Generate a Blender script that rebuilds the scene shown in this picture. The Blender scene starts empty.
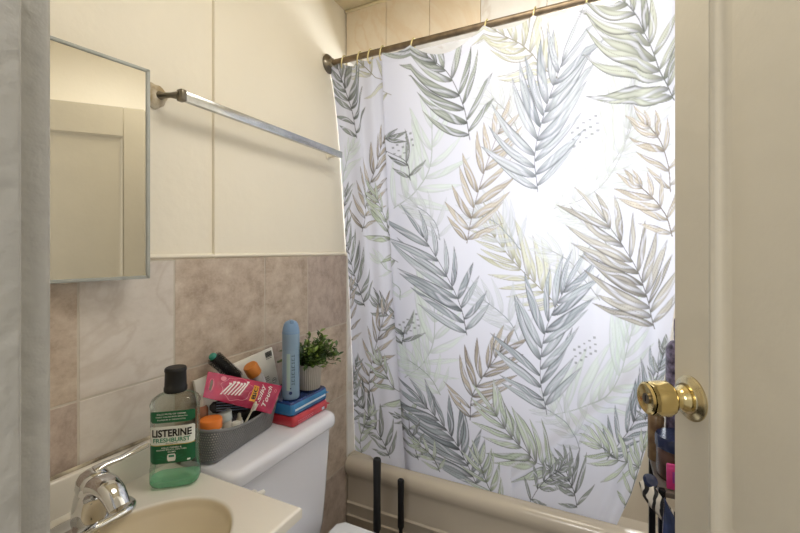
import bpy, bmesh, math, random
import numpy as np
from mathutils import Vector, Matrix, Euler

# ------------------------------------------------------------------ camera, sky, lights, exposure
SC = bpy.context.scene
COL = SC.collection
random.seed(7)
rng = np.random.default_rng(7)

cam = bpy.data.cameras.new('camera')
cam.sensor_width = 36.0
cam.lens = 18.0
cam.shift_y = -16.5 / 800.0
cam.clip_start = 0.01
cam_o = bpy.data.objects.new('camera', cam)
COL.objects.link(cam_o)
cam_o.location = (0.973, 0.0, 1.325)
cam_o.rotation_euler = (math.pi / 2, 0, math.atan2(0.4382, 0.8989))
SC.camera = cam_o

world = bpy.data.worlds.new('hall_daylight')
SC.world = world
world.use_nodes = True
bg = world.node_tree.nodes['Background']
bg.inputs[0].default_value = (0.97, 0.97, 1.0, 1)
bg.inputs[1].default_value = 0.45


def area_light(name, loc, target, size, power, color):
    L = bpy.data.lights.new(name, 'AREA')
    L.shape = 'DISK'
    L.size = size
    L.energy = power
    L.color = color
    o = bpy.data.objects.new(name, L)
    COL.objects.link(o)
    o.location = loc
    o.rotation_euler = (Vector(target) - Vector(loc)).to_track_quat('-Z', 'Y').to_euler()
    return o


area_light('ceiling_lamp', (0.80, 0.85, 2.33), (0.80, 0.85, 0), 0.5, 6.5, (1.0, 0.96, 0.88))
area_light('front_fill', (1.02, -1.1, 1.75), (0.45, 1.2, 0.95), 0.7, 19.0, (1.0, 0.975, 0.95))  # fill light added behind the camera, no known lamp there
WINDOW_GLOW = 20.0
vs = SC.view_settings
vs.view_transform = 'Standard'
vs.look = 'None'
vs.exposure = 0.0
vs.gamma = 1.0
vs.use_curve_mapping = False


# ------------------------------------------------------------------ helpers
def srgb(h):
    h = h.lstrip('#')
    out = []
    for i in (0, 2, 4):
        c = int(h[i:i + 2], 16) / 255
        out.append(c / 12.92 if c <= 0.04045 else ((c + 0.055) / 1.055) ** 2.4)
    return tuple(out)


def mat(name, hexc, rough=0.5, metal=0.0, vary=0.0, vscale=8.0, hex2=None, bump=0.0, bscale=60.0, spec=0.5, trans=0.0, coat=0.0):
    m = bpy.data.materials.new(name)
    m.use_nodes = True
    nt = m.node_tree
    b = nt.nodes['Principled BSDF']
    c = srgb(hexc)
    b.inputs['Base Color'].default_value = (*c, 1)
    b.inputs['Roughness'].default_value = rough
    b.inputs['Metallic'].default_value = metal
    b.inputs['Specular IOR Level'].default_value = spec
    b.inputs['Transmission Weight'].default_value = trans
    b.inputs['Coat Weight'].default_value = coat
    tc = nt.nodes.new('ShaderNodeTexCoord')
    if hex2 or vary:
        n = nt.nodes.new('ShaderNodeTexNoise')
        n.inputs['Scale'].default_value = vscale
        n.inputs['Detail'].default_value = 6
        nt.links.new(tc.outputs['Object'], n.inputs['Vector'])
        r = nt.nodes.new('ShaderNodeValToRGB')
        r.color_ramp.elements[0].position = 0.35
        r.color_ramp.elements[1].position = 0.68
        c2 = srgb(hex2) if hex2 else tuple(x * (1 - vary) for x in c)
        r.color_ramp.elements[0].color = (*c2, 1)
        r.color_ramp.elements[1].color = (*c, 1)
        nt.links.new(n.outputs['Fac'], r.inputs['Fac'])
        nt.links.new(r.outputs['Color'], b.inputs['Base Color'])
    if bump:
        n2 = nt.nodes.new('ShaderNodeTexNoise')
        n2.inputs['Scale'].default_value = bscale
        n2.inputs['Detail'].default_value = 4
        nt.links.new(tc.outputs['Object'], n2.inputs['Vector'])
        bp = nt.nodes.new('ShaderNodeBump')
        bp.inputs['Strength'].default_value = bump
        bp.inputs['Distance'].default_value = 0.01
        nt.links.new(n2.outputs['Fac'], bp.inputs['Height'])
        nt.links.new(bp.outputs['Normal'], b.inputs['Normal'])
    return m


def stone(name, base, dark, light, scale=6.0, stretch=(1, 1, 1), rough=0.4, vein=None):
    m = bpy.data.materials.new(name)
    m.use_nodes = True
    nt = m.node_tree
    b = nt.nodes['Principled BSDF']
    b.inputs['Roughness'].default_value = rough
    tc = nt.nodes.new('ShaderNodeTexCoord')
    mp = nt.nodes.new('ShaderNodeMapping')
    mp.inputs['Scale'].default_value = stretch
    nt.links.new(tc.outputs['Object'], mp.inputs['Vector'])
    n = nt.nodes.new('ShaderNodeTexNoise')
    n.inputs['Scale'].default_value = scale
    n.inputs['Detail'].default_value = 9
    n.inputs['Roughness'].default_value = 0.74
    n.inputs['Distortion'].default_value = 0.12
    nt.links.new(mp.outputs['Vector'], n.inputs['Vector'])
    r = nt.nodes.new('ShaderNodeValToRGB')
    e = r.color_ramp.elements
    e[0].position = 0.3
    e[0].color = (*srgb(dark), 1)
    e[1].position = 0.72
    e[1].color = (*srgb(light), 1)
    k = e.new(0.5)
    k.color = (*srgb(base), 1)
    nt.links.new(n.outputs['Fac'], r.inputs['Fac'])
    out = r.outputs['Color']
    if vein:
        w = nt.nodes.new('ShaderNodeTexNoise')
        w.inputs['Scale'].default_value = scale * 0.55
        w.inputs['Detail'].default_value = 5
        w.inputs['Distortion'].default_value = 1.6
        nt.links.new(mp.outputs['Vector'], w.inputs['Vector'])
        r2 = nt.nodes.new('ShaderNodeValToRGB')
        q = r2.color_ramp.elements
        q[0].position = 0.47
        q[0].color = (0, 0, 0, 1)
        q[1].position = 0.53
        q[1].color = (0, 0, 0, 1)
        z = q.new(0.5)
        z.color = (1, 1, 1, 1)
        nt.links.new(w.outputs['Fac'], r2.inputs['Fac'])
        mx = nt.nodes.new('ShaderNodeMix')
        mx.data_type = 'RGBA'
        mx.inputs[7].default_value = (*srgb(vein), 1)
        ml = nt.nodes.new('ShaderNodeMath')
        ml.operation = 'MULTIPLY'
        ml.inputs[1].default_value = 0.55
        nt.links.new(r2.outputs['Color'], ml.inputs[0])
        nt.links.new(ml.outputs[0], mx.inputs[0])
        nt.links.new(out, mx.inputs[6])
        out = mx.outputs[2]
    nt.links.new(out, b.inputs['Base Color'])
    return m


def thin_clear(name, tint, gloss=0.12, rough=0.06):
    """thin clear plastic: lets light straight through, with a grazing sheen"""
    m = bpy.data.materials.new(name)
    m.use_nodes = True
    nt = m.node_tree
    nt.nodes.remove(nt.nodes['Principled BSDF'])
    t = nt.nodes.new('ShaderNodeBsdfTransparent')
    t.inputs[0].default_value = (*srgb(tint), 1)
    g = nt.nodes.new('ShaderNodeBsdfGlossy')
    g.inputs['Roughness'].default_value = rough
    lw = nt.nodes.new('ShaderNodeLayerWeight')
    lw.inputs[0].default_value = 0.25
    ad = nt.nodes.new('ShaderNodeMath')
    ad.operation = 'MULTIPLY_ADD'
    ad.inputs[1].default_value = 0.6
    ad.inputs[2].default_value = gloss * 0.3
    nt.links.new(lw.outputs['Fresnel'], ad.inputs[0])
    mx = nt.nodes.new('ShaderNodeMixShader')
    nt.links.new(ad.outputs[0], mx.inputs[0])
    nt.links.new(t.outputs[0], mx.inputs[1])
    nt.links.new(g.outputs[0], mx.inputs[2])
    nt.links.new(mx.outputs[0], nt.nodes['Material Output'].inputs[0])
    return m


class MB:
    """collects shapes; build() links them as one mesh object"""

    def __init__(self):
        self.v, self.f, self.m, self.s = [], [], [], []

    def add(self, verts, faces, mi=0, smooth=False):
        o = len(self.v)
        self.v += [tuple(p) for p in verts]
        for f in faces:
            self.f.append(tuple(i + o for i in f))
            self.m.append(mi)
            self.s.append(smooth)
        return self

    def bm(self, bm, mi=0, smooth=False):
        bm.verts.index_update()
        self.add([v.co.copy() for v in bm.verts], [[v.index for v in f.verts] for f in bm.faces], mi, smooth)
        bm.free()
        return self

    def box(self, lo, hi, bevel=0.0, seg=2, M=None, mi=0, smooth=None):
        lo, hi = Vector(lo), Vector(hi)
        bm = bmesh.new()
        bmesh.ops.create_cube(bm, size=1.0)
        d = hi - lo
        c = (hi + lo) / 2
        for v in bm.verts:
            v.co = Vector((v.co.x * d.x, v.co.y * d.y, v.co.z * d.z)) + c
        if bevel:
            bmesh.ops.bevel(bm, geom=list(bm.edges), offset=bevel, segments=seg, profile=0.5, affect='EDGES')
        if M is not None:
            bmesh.ops.transform(bm, matrix=M, verts=bm.verts)
        return self.bm(bm, mi, bool(bevel) if smooth is None else smooth)

    def grid(self, P, closed_u=False, closed_v=False, mi=0, smooth=True, skip=None):
        """P[v][u] of points"""
        nv, nu = len(P), len(P[0])
        verts = [p for row in P for p in row]
        faces = []
        for j in range(nv if closed_v else nv - 1):
            for i in range(nu if closed_u else nu - 1):
                if skip and skip(i, j):
                    continue
                a, b = j * nu + i, j * nu + (i + 1) % nu
                c, d = ((j + 1) % nv) * nu + (i + 1) % nu, ((j + 1) % nv) * nu + i
                faces.append((a, b, c, d))
        return self.add(verts, faces, mi, smooth)

    def tube(self, path, r, n=16, caps=True, mi=0, flat=1.0, up=None, smooth=True):
        path = [Vector(p) for p in path]
        rs = r if isinstance(r, (list, tuple)) else [r] * len(path)
        rings = []
        prev = None
        for i, p in enumerate(path):
            t = (path[min(i + 1, len(path) - 1)] - path[max(i - 1, 0)]).normalized()
            if prev is None:
                ref = Vector(up) if up else (Vector((0, 0, 1)) if abs(t.z) < 0.9 else Vector((1, 0, 0)))
            else:
                ref = prev
            a = (ref - t * ref.dot(t)).normalized()
            prev = a
            b = t.cross(a)
            rings.append([p + (a * math.cos(k * 2 * math.pi / n) * rs[i] * flat + b * math.sin(k * 2 * math.pi / n) * rs[i]) for k in range(n)])
        self.grid(rings, closed_u=True, mi=mi, smooth=smooth)
        if caps:
            self.add(rings[0], [tuple(range(n - 1, -1, -1))], mi)
            self.add(rings[-1], [tuple(range(n))], mi)
        return self

    def lathe(self, prof, n=32, M=None, mi=0, smooth=True, shape=None, cap=True):
        """prof of (r, z); shape(angle) -> radius factor"""
        M = M or Matrix()
        rings = []
        for r, z in prof:
            row = []
            for k in range(n):
                a = 2 * math.pi * k / n
                q = shape(a) if shape else 1.0
                row.append(M @ Vector((r * q * math.cos(a), r * q * math.sin(a), z)))
            rings.append(row)
        self.grid(rings, closed_u=True, mi=mi, smooth=smooth)
        if cap:
            if prof[0][0] > 1e-5:
                self.add(rings[0], [tuple(range(n - 1, -1, -1))], mi)
            if prof[-1][0] > 1e-5:
                self.add(rings[-1], [tuple(range(n))], mi)
        return self

    def build(self, name, mats, parent=None):
        me = bpy.data.meshes.new(name)
        me.from_pydata(self.v, [], self.f)
        for m in (mats if isinstance(mats, (list, tuple)) else [mats]):
            me.materials.append(m)
        me.polygons.foreach_set('material_index', self.m)
        me.polygons.foreach_set('use_smooth', self.s)
        me.update()
        sharp = any(self.s)
        b = bmesh.new()
        b.from_mesh(me)
        bmesh.ops.remove_doubles(b, verts=b.verts, dist=1e-6)
        bmesh.ops.recalc_face_normals(b, faces=b.faces)
        b.to_mesh(me)
        b.free()
        if sharp:
            me.set_sharp_from_angle(angle=math.radians(42))
        o = bpy.data.objects.new(name, me)
        COL.objects.link(o)
        if parent:
            adopt(o, parent)
        return o


def adopt(o, parent):
    o.parent = parent
    M = Matrix.Identity(4)
    chain = []
    p = parent
    while p:
        chain.append(p)
        p = p.parent
    for q in reversed(chain):
        M = M @ q.matrix_parent_inverse @ Matrix.LocRotScale(q.location, q.rotation_euler, q.scale)
    o.matrix_parent_inverse = M.inverted()


def thing(name, loc, label, cat, group=None):
    o = bpy.data.objects.new(name, None)
    o.empty_display_size = 0.05
    COL.objects.link(o)
    o.location = loc
    return tag(o, label, cat, group)


def tag(o, label, cat, group=None):
    o['label'] = label
    o['category'] = cat
    if group:
        o['group'] = group
    return o


def structure(o):
    o['kind'] = 'structure'
    return o


def spline(pts, n):
    """Catmull-Rom through pts, n samples"""
    P = np.array(pts, float)
    P = np.vstack([2 * P[0] - P[1], P, 2 * P[-1] - P[-2]])
    out = []
    for q in np.linspace(0, len(pts) - 1 - 1e-9, n):
        i = int(q)
        t = q - i
        p0, p1, p2, p3 = P[i:i + 4]
        out.append(0.5 * (2 * p1 + (p2 - p0) * t + (2 * p0 - 5 * p1 + 4 * p2 - p3) * t * t + (3 * p1 - p0 - 3 * p2 + p3) * t ** 3))
    return np.array(out)


def frame(origin, x, y):
    """matrix with local x, y along the given directions"""
    x = Vector(x).normalized()
    y = Vector(y)
    y = (y - x * y.dot(x)).normalized()
    z = x.cross(y)
    M = Matrix.Identity(4)
    for i in range(3):
        M[i][0], M[i][1], M[i][2], M[i][3] = x[i], y[i], z[i], origin[i]
    return M


def axis_frame(origin, z):
    z = Vector(z).normalized()
    x = Vector((0, 0, 1)).cross(z) if abs(z.z) < 0.95 else Vector((1, 0, 0))
    x.normalize()
    y = z.cross(x)
    return frame(origin, x, y)


def letters(body, bold=0.0, shear=0.0):
    """flat letter outlines as verts in a box centred on 0, width 1; returns verts, faces, height"""
    cu = bpy.data.curves.new('lettering', 'FONT')
    cu.body = body
    cu.offset = bold
    cu.shear = shear
    cu.resolution_u = 3
    o = bpy.data.objects.new('lettering', cu)
    COL.objects.link(o)
    dg = bpy.context.evaluated_depsgraph_get()
    me = o.evaluated_get(dg).to_mesh()
    V = np.array([v.co[:2] for v in me.vertices])
    Fs = [tuple(p.vertices) for p in me.polygons]
    o.evaluated_get(dg).to_mesh_clear()
    bpy.data.objects.remove(o)
    bpy.data.curves.remove(cu)
    lo, hi = V.min(0), V.max(0)
    w = hi[0] - lo[0]
    V = (V - (lo + hi) / 2) / w
    return V, Fs, (hi[1] - lo[1]) / w


def put_letters(mb, body, fn, cx, cy, w, h=None, mi=0, bold=0.0, shear=0.0):
    """fn(x, y) -> point; lettering centred at cx, cy with width w (and height h)"""
    V, Fs, hh = letters(body, bold, shear)
    sy = (h / hh) if h else w
    mb.add([fn(cx + x * w, cy + y * sy) for x, y in V], Fs, mi)


# ------------------------------------------------------------------ materials
M_WALL = mat('cream_paint', '#f7efdd', 0.5, vary=0.03, vscale=3, bump=0.12, bscale=26)
M_CEIL = mat('ceiling_paint', '#e2d3af', 0.6, vary=0.04, vscale=3)
M_TRIM = mat('trim_paint', '#b1aea6', 0.42, vary=0.06, vscale=9, bump=0.35, bscale=38)
M_DOOR = mat('door_paint', '#c1b9a6', 0.62, vary=0.04, vscale=5, bump=0.22, bscale=17, spec=.3)
M_FLOOR = stone('floor_tile_stone', '#8d8376', '#70665b', '#a39a8c', 5)
M_GROUT = mat('grout', '#cfc6b8', 0.85, vary=0.1, vscale=30)
M_TILE = stone('brown_travertine', '#c2b09e', '#a08c79', '#dacdbd', 14, (1, 1, 1.2), 0.38)
M_TILE2 = stone('dark_travertine', '#bcaa9d', '#99877a', '#d3c5b9', 15, (1, 1.2, 1), 0.38)
M_TILEL = stone('pale_travertine', '#dcd3ca', '#cbc0b5', '#e6dfd8', 4, (1, 1, 1.6), 0.35, vein='#c9bcb0')
M_HEADT = stone('peach_marble_tile', '#f1e2ca', '#ebd9bc', '#f5e9d5', 3.5, (1.2, 1, 1), 0.3, vein='#e8d0ae')
M_WHITET = stone('white_marble_tile', '#f0ece6', '#e6e1da', '#f5f2ee', 3, (1.2, 1, 1), 0.3, vein='#d9cdbf')
M_CHROME = mat('chrome', '#d9dadc', 0.08, 1.0, vary=0.12, vscale=22)
M_STEEL = mat('brushed_aluminium', '#c9cbcd', 0.22, 1.0, vary=0.15, vscale=40)
M_BRASS = mat('polished_brass', '#ecd596', 0.2, 1.0, vary=0.15, vscale=30)
M_PALEBRASS = mat('tarnished_brass', '#d9cba4', 0.25, 1.0, vary=0.25, vscale=24)
M_BRONZE = mat('bronze_rod', '#8f7d66', 0.42, 0.75, vary=0.45, vscale=25)
M_NICKEL = mat('aged_nickel', '#8d8577', 0.3, 0.9, vary=0.3, vscale=30)
M_GOLD = mat('gold_wire', '#d8ca92', 0.35, 0.6, vary=0.1)
M_MIRROR = mat('mirror_glass', '#f2efe6', 0.01, 1.0, vary=0.02, vscale=2)
M_FRAME = mat('mirror_frame_metal', '#b4b7b3', 0.5, 0.25, vary=0.12, vscale=25)
M_CERAMIC = mat('white_porcelain', '#e6e6ee', 0.12, vary=0.02, vscale=4, coat=0.4)
M_SEAT = mat('white_seat_plastic', '#eceef2', 0.22, vary=0.02, vscale=4)
M_TUB = mat('ivory_enamel', '#c8bdab', 0.25, vary=0.05, vscale=6, coat=0.3)
M_MARBLE = mat('cultured_marble', '#e9e3d8', 0.22, vary=0.03, vscale=3, coat=0.4)
M_WOODDK = mat('espresso_wood', '#2b211c', 0.45, hex2='#1c1512', vscale=14)
M_BLACK = mat('black_plastic', '#111113', 0.5, vary=0.2, vscale=20)
M_BLACKSOFT = mat('black_rubber', '#131315', 0.6, vary=0.2, vscale=20)
M_WHITE = mat('white_plastic', '#e9e6dd', 0.35, vary=0.03)
M_GREY = mat('grey_basket_plastic', '#7f7f80', 0.5, vary=0.08, vscale=20)


# ------------------------------------------------------------------ the room
def box_structure(name, boxes, m, bevel=0.0):
    b = MB()
    for lo, hi in boxes:
        b.box(lo, hi, bevel)
    return structure(b.build(name, m))


CEIL_Z = 2.36
floor_mb = MB()
floor_mb.box((-0.1, 0.0, -0.1), (1.62, 2.3, -0.004), mi=1)
for i in range(6):
    for j in range(8):
        x0, y0 = i * 0.305 - 0.08, j * 0.305 + 0.0
        x1, y1 = min(x0 + 0.301, 1.6), min(y0 + 0.301, 2.29)
        floor_mb.box((x0, y0, -0.01), (x1, y1, 0.0), 0.001, 1, mi=0, smooth=False)
structure(floor_mb.build('floor', [M_FLOOR, M_GROUT]))
box_structure('ceiling', [((-0.1, 0.0, CEIL_Z), (1.62, 2.3, CEIL_Z + 0.08))], M_CEIL)

# left wall with a batten seam in the painted board above the tile
wl = MB()
wl.box((-0.1, 0.0, 0), (0.0, 2.3, CEIL_Z))
wl.tube([(0.0, 0.787, 1.30), (0.0, 0.787, CEIL_Z)], 0.0032, 8, flat=2.2)
wl.tube([(0.001, 0.15, 1.309), (0.001, 1.455, 1.309)], 0.006, 10)
WALL_LEFT = structure(wl.build('wall_left', M_WALL))
box_structure('wall_right', [((1.52, 0.0, 0), (1.62, 2.3, CEIL_Z))], M_WALL)
box_structure('wall_front', [((-0.1, 0.0, 0), (0.60, 0.15, CEIL_Z)), ((1.455, 0.0, 0), (1.62, 0.15, CEIL_Z)),
                             ((0.60, 0.0, 2.06), (1.455, 0.15, CEIL_Z))], M_WALL)
WX0, WX1, WZ0, WZ1 = 0.72, 1.36, 1.16, 2.00
box_structure('wall_back', [((-0.1, 2.2, 0), (WX0, 2.3, CEIL_Z)), ((WX1, 2.2, 0), (1.62, 2.3, CEIL_Z)),
                            ((WX0, 2.2, 0), (WX1, 2.3, WZ0)), ((WX0, 2.2, WZ1), (WX1, 2.3, CEIL_Z))], M_WHITET)

# tiled header over the tub opening
hd = MB()
hd.box((0.0, 1.462, 2.148), (1.52, 1.51, CEIL_Z), mi=2)
for a, b_, k in [(0.006, 0.199, 0), (0.201, 0.3915, 0), (0.3935, 0.5935, 0), (0.5955, 0.824, 1), (0.826, 1.054, 1), (1.056, 1.284, 1), (1.286, 1.514, 1)]:
    hd.box((a, 1.454, 2.148), (b_, 1.468, CEIL_Z - 0.005), 0.0012, 1, mi=k, smooth=False)
structure(hd.build('wall_header', [M_HEADT, M_WHITET, M_GROUT]))
tr = MB()
tr.tube([(0.004, 1.451, 2.352), (1.5, 1.451, 2.352)], 0.006, 8)
structure(tr.build('trim_4', M_CEIL))
# surround tile inside the tub alcove, left
sr = MB()
for j in range(3):
    for i in range(6):
        sr.box((0.0, 1.463 + j * 0.245, 0.435 + i * 0.31), (0.008, 1.705 + j * 0.245, 0.743 + i * 0.31), 0.001, 1, smooth=False)
o = sr.build('tile_surround', M_WHITET, WALL_LEFT)

# travertine wainscot on the left wall
wt = MB()
wt.box((-0.004, 0.15, 0.0), (0.0078, 1.453, 1.300), mi=3)
ycuts = [0.150, 0.454, 0.665, 0.977, 1.193, 1.453]
zcuts = [0.0, 0.10, 0.404, 0.708, 1.012, 1.303]
for i in range(5):
    for j in range(5):
        mi = 2 if i == 1 else (0 if (i * 2 + j) % 3 else 1)
        top = zcuts[j + 1] - 0.0016
        if i == 1 and j == 4:
            top = 1.298
        wt.box((0.0, ycuts[i] + 0.0012, zcuts[j] + 0.0012), (0.0085, ycuts[i + 1] - 0.0012, top), 0.0015, 1, mi=mi, smooth=False)
wt.build('wall_tile', [M_TILE, M_TILE2, M_TILEL, M_GROUT], WALL_LEFT)
cs = MB()
cs.tube([(0.009, 1.4545, 0.43), (0.009, 1.4545, 1.3)], 0.004, 8)
cs.build('corner_caulk', M_WHITE, WALL_LEFT)

# doorway lining
jm = MB()
jm.box((0.598, -0.01, 0), (0.62, 0.15, 2.04), 0.004, 3)
structure(jm.build('trim_1', M_TRIM))
st = MB()
st.box((0.612, 0.05, 0), (0.6265, 0.131, 2.03), 0.003, 3)
structure(st.build('trim_2', M_TRIM))
jr = MB()
jr.box((1.435, -0.01, 0), (1.457, 0.15, 2.04), 0.004, 3)
jr.box((0.6, -0.01, 2.04), (1.457, 0.15, 2.062), 0.004, 3)
structure(jr.build('trim_3', M_TRIM))
cg = MB()
cg.box((0.49, 0.15, 0), (0.565, 0.162, 2.1), 0.004, 3)
structure(cg.build('trim_5', M_TRIM))

box_structure('trim_6', [((0.0, 1.51, 2.335), (1.52, 2.2, 2.362))], M_WHITET)

# frosted window in the tub alcove, seen only as glow through the curtain
wf = MB()
for lo, hi in [((WX0, 2.20, WZ0), (WX0 + .045, 2.27, WZ1)), ((WX1 - .045, 2.20, WZ0), (WX1, 2.27, WZ1)),
               ((WX0, 2.20, WZ0), (WX1, 2.27, WZ0 + .045)), ((WX0, 2.20, WZ1 - .045), (WX1, 2.27, WZ1)),
               ((WX0, 2.21, (WZ0 + WZ1) / 2 - .02), (WX1, 2.26, (WZ0 + WZ1) / 2 + .02))]:
    wf.box(lo, hi, 0.004)
WIN = structure(wf.build('window_1', M_TRIM))
m_pane = bpy.data.materials.new('daylit_frosted_glass')
m_pane.use_nodes = True
pb = m_pane.node_tree.nodes['Principled BSDF']
pb.inputs['Base Color'].default_value = (.9, .93, .97, 1)
pb.inputs['Emission Color'].default_value = (0.88, 0.93, 1.0, 1)
pb.inputs['Emission Strength'].default_value = WINDOW_GLOW
pn = MB()
pn.box((WX0 + .03, 2.232, WZ0 + .03), (WX1 - .03, 2.238, WZ1 - .03))
pn.build('window_pane', m_pane, WIN)

# ------------------------------------------------------------------ the open door
A = Vector((1.097, 0.839, 0))
T_ = Vector((0.4382, -0.8989, 0))           # from the latch edge to the hinge
N_ = Vector((-0.8989, -0.4382, 0))          # out of the face we see
DM = frame(A, T_, (0, 0, 1))                # local: x along the door, y up, z = T x up
if (DM.to_3x3() @ Vector((0, 0, 1))).dot(N_) < 0:
    DZ = -1
else:
    DZ = 1


def D(x, y, z):
    """x from the latch edge, y height, z out of the visible face"""
    return A + T_ * x + Vector((0, 0, y)) + N_ * z


def dbox(mb, x0, x1, y0, y1, z0, z1, bevel=0.0, mi=0):
    bm = bmesh.new()
    bmesh.ops.create_cube(bm, size=1)
    for v in bm.verts:
        v.co = Vector(((x0 + x1) / 2 + v.co.x * (x1 - x0), (y0 + y1) / 2 + v.co.y * (y1 - y0), (z0 + z1) / 2 + v.co.z * (z1 - z0)))
    if bevel:
        bmesh.ops.bevel(bm, geom=list(bm.edges), offset=bevel, segments=3, affect='EDGES')
    for v in bm.verts:
        v.co = D(*v.co)
    mb.bm(bm, mi, bool(bevel))


DW, DH = 0.765, 1.955
d = MB()
dbox(d, 0, .082, .008, DH, -.035, 0, .003)
dbox(d, DW - .1, DW, .008, DH, -.035, 0, .003)
for y0, y1 in ((.008, .21), (.76, .888), (DH - .13, DH)):
    dbox(d, .08, DW - .09, y0, y1, -.035, 0, .0025)
for y0, y1 in ((.2, .77), (.88, DH - .12)):
    dbox(d, .07, DW - .09, y0, y1, -.030, -.015)


def ring_moulding(mb, x0, x1, y0, y1):
    prof = [(0, -.0005), (.002, -.0015), (.005, -.0055), (.012, -.0118), (.018, -.0140), (.023, -.0150)]
    P = []
    for q, z in prof:
        P.append([D(x0 + q, y0 + q, z), D(x1 - q, y0 + q, z), D(x1 - q, y1 - q, z), D(x0 + q, y1 - q, z)])
    mb.grid(P, closed_u=True, smooth=False)


ring_moulding(d, .082, DW - .1, .21, .76)
ring_moulding(d, .082, DW - .1, .888, DH - .13)
DOOR = structure(d.build('door_1', M_DOOR))
KX, KZ = .041, 1.081
KM = axis_frame(D(KX, KZ, 0), N_)
kr = MB()
kr.lathe([(.0365, 0), (.0365, .002), (.033, .005), (.026, .007), (.0245, .009)], 48, KM, cap=True)
ROS = kr.build('knob_rosette', M_PALEBRASS, DOOR)
kn = MB()
kn.lathe([(.020, .008), (.021, .013), (.017, .018), (.0145, .021), (.0145, .030)], 40, KM, mi=0)
kn.lathe([(.0145, .030), (.019, .032), (.0255, .036)], 40, KM, mi=0, cap=False)


def facet(a):
    k = 12
    return math.cos(math.pi / k) / math.cos((a % (2 * math.pi / k)) - math.pi / k)


kn.lathe([(.0255, .036), (.0290, .042), (.0278, .062), (.0258, .073)], 12, KM, mi=0, smooth=False, cap=False)
kn.lathe([(.0258, .073), (.0225, .0755), (.019, .0745), (.0175, .0735), (.0001, .0735)], 36, KM, mi=0, cap=False)
KNOB = kn.build('door_knob', M_BRASS, DOOR)
kh = MB()
kh.lathe([(.0085, .0730), (.0085, .0748), (.0001, .0748)], 24, KM, mi=0)
kh.box((-.0012, -.005, .0745), (.0012, .005, .0754), M=KM, mi=1)
kh.build('keyhole', [M_NICKEL, M_BLACK], KNOB)
for hz in (0.25, 1.75):
    h = MB()
    h.tube([D(DW + .004, hz - .045, .004), D(DW + .004, hz + .045, .004)], .006, 12)
    h.build('hinge', M_BRASS, DOOR)
# ------------------------------------------------------------------ shower curtain: cloth surface and printed fronds
CROSS = [(.011, .002), (.034, -.008), (.07, -.018), (.11, .006), (.15, -.014), (.19, .008), (.235, -.004), (.285, .022), (.304, .012), (.276, -.014),
         (.265, -.033), (.288, -.041), (.36, -.028), (.45, -.02), (.55, -.028), (.66, -.034), (.78, -.022), (.9, -.026), (1.0, -.016),
         (1.06, -.03), (1.11, -.012), (1.16, -.028), (1.20, -.008), (1.25, -.02)]
CU, CV = 600, 650
TOPZ, HEMZ = 2.060, 0.37
RINGS_X = [.077, .150, .197, .249, .377, .645, .799, .951, 1.09, 1.23]
EDGE_Z = [.37, .43, .52, .636, .80, .95, 1.18, 2.05]
EDGE_X = [1.03, 1.048, 1.078, 1.105, 1.14, 1.163, 1.185, 1.25]


def curtain_points():
    c = spline(CROSS, 3000)
    L = np.concatenate([[0], np.cumsum(np.hypot(*np.diff(c, axis=0).T))])
    uu = np.linspace(0, L[-1], CU)
    x0 = np.interp(uu, L, c[:, 0])
    d0 = np.interp(uu, L, c[:, 1])
    vv = np.linspace(0, TOPZ - HEMZ, CV)
    xr = np.array(sorted(RINGS_X))
    # the top edge dips between the rings
    sag = np.zeros(CU)
    for i in range(CU):
        k = np.searchsorted(xr, x0[i])
        if 0 < k < len(xr):
            a, b = xr[k - 1], xr[k]
            q = (x0[i] - a) / (b - a)
            sag[i] = 4 * q * (1 - q) * min(0.5 * (b - a) ** 1.6, .055)
    X0, V = np.meshgrid(x0, vv)
    D = np.tile(d0, (CV, 1))
    S = np.tile(sag, (CV, 1))
    Z = TOPZ - V - S * np.clip(1 - V / .5, 0, 1)
    T = np.clip((TOPZ - Z) / (TOPZ - HEMZ), 0, 1)
    xe = np.interp(Z, EDGE_Z, EDGE_X)
    X = np.where(X0 > .75, .75 + (X0 - .75) * (xe - .75) / .50, X0)
    Y = 1.33 + .19 * T ** 1.15 + D * (1 - .72 * T ** 3)
    # the wall end is drawn back against the tub corner
    Y = Y + .058 * np.clip(1 - X0 / .24, 0, 1) * np.sin(math.pi * T ** .6)
    # bunching towards the free lower right corner
    k = np.clip((X0 - .9) / .35, 0, 1) * T ** 2
    Y = Y - .016 * k * np.sin((X0 - .9) * 34) + .010 * k
    # loose diagonal crease near the lower right
    s = (X - .93) * .75 + (Z - .75) * -.66
    Y = Y - .022 * np.exp(-(s / .022) ** 2) * np.clip((T - .55) / .2, 0, 1) * (X0 > .7)
    # soft drape ripples
    Y = Y + .004 * np.sin(X0 * 19 + 1.3 * np.sin(Z * 3)) * T * (1 - T) * 4
    # the wall edge lies flat against the painted board and, lower down, the tile
    X = X - np.clip(1 - X0 / .05, 0, 1) * np.where(Z > 1.315, .009, .0015)
    return np.stack([X, Y, Z], -1), uu, vv
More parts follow.
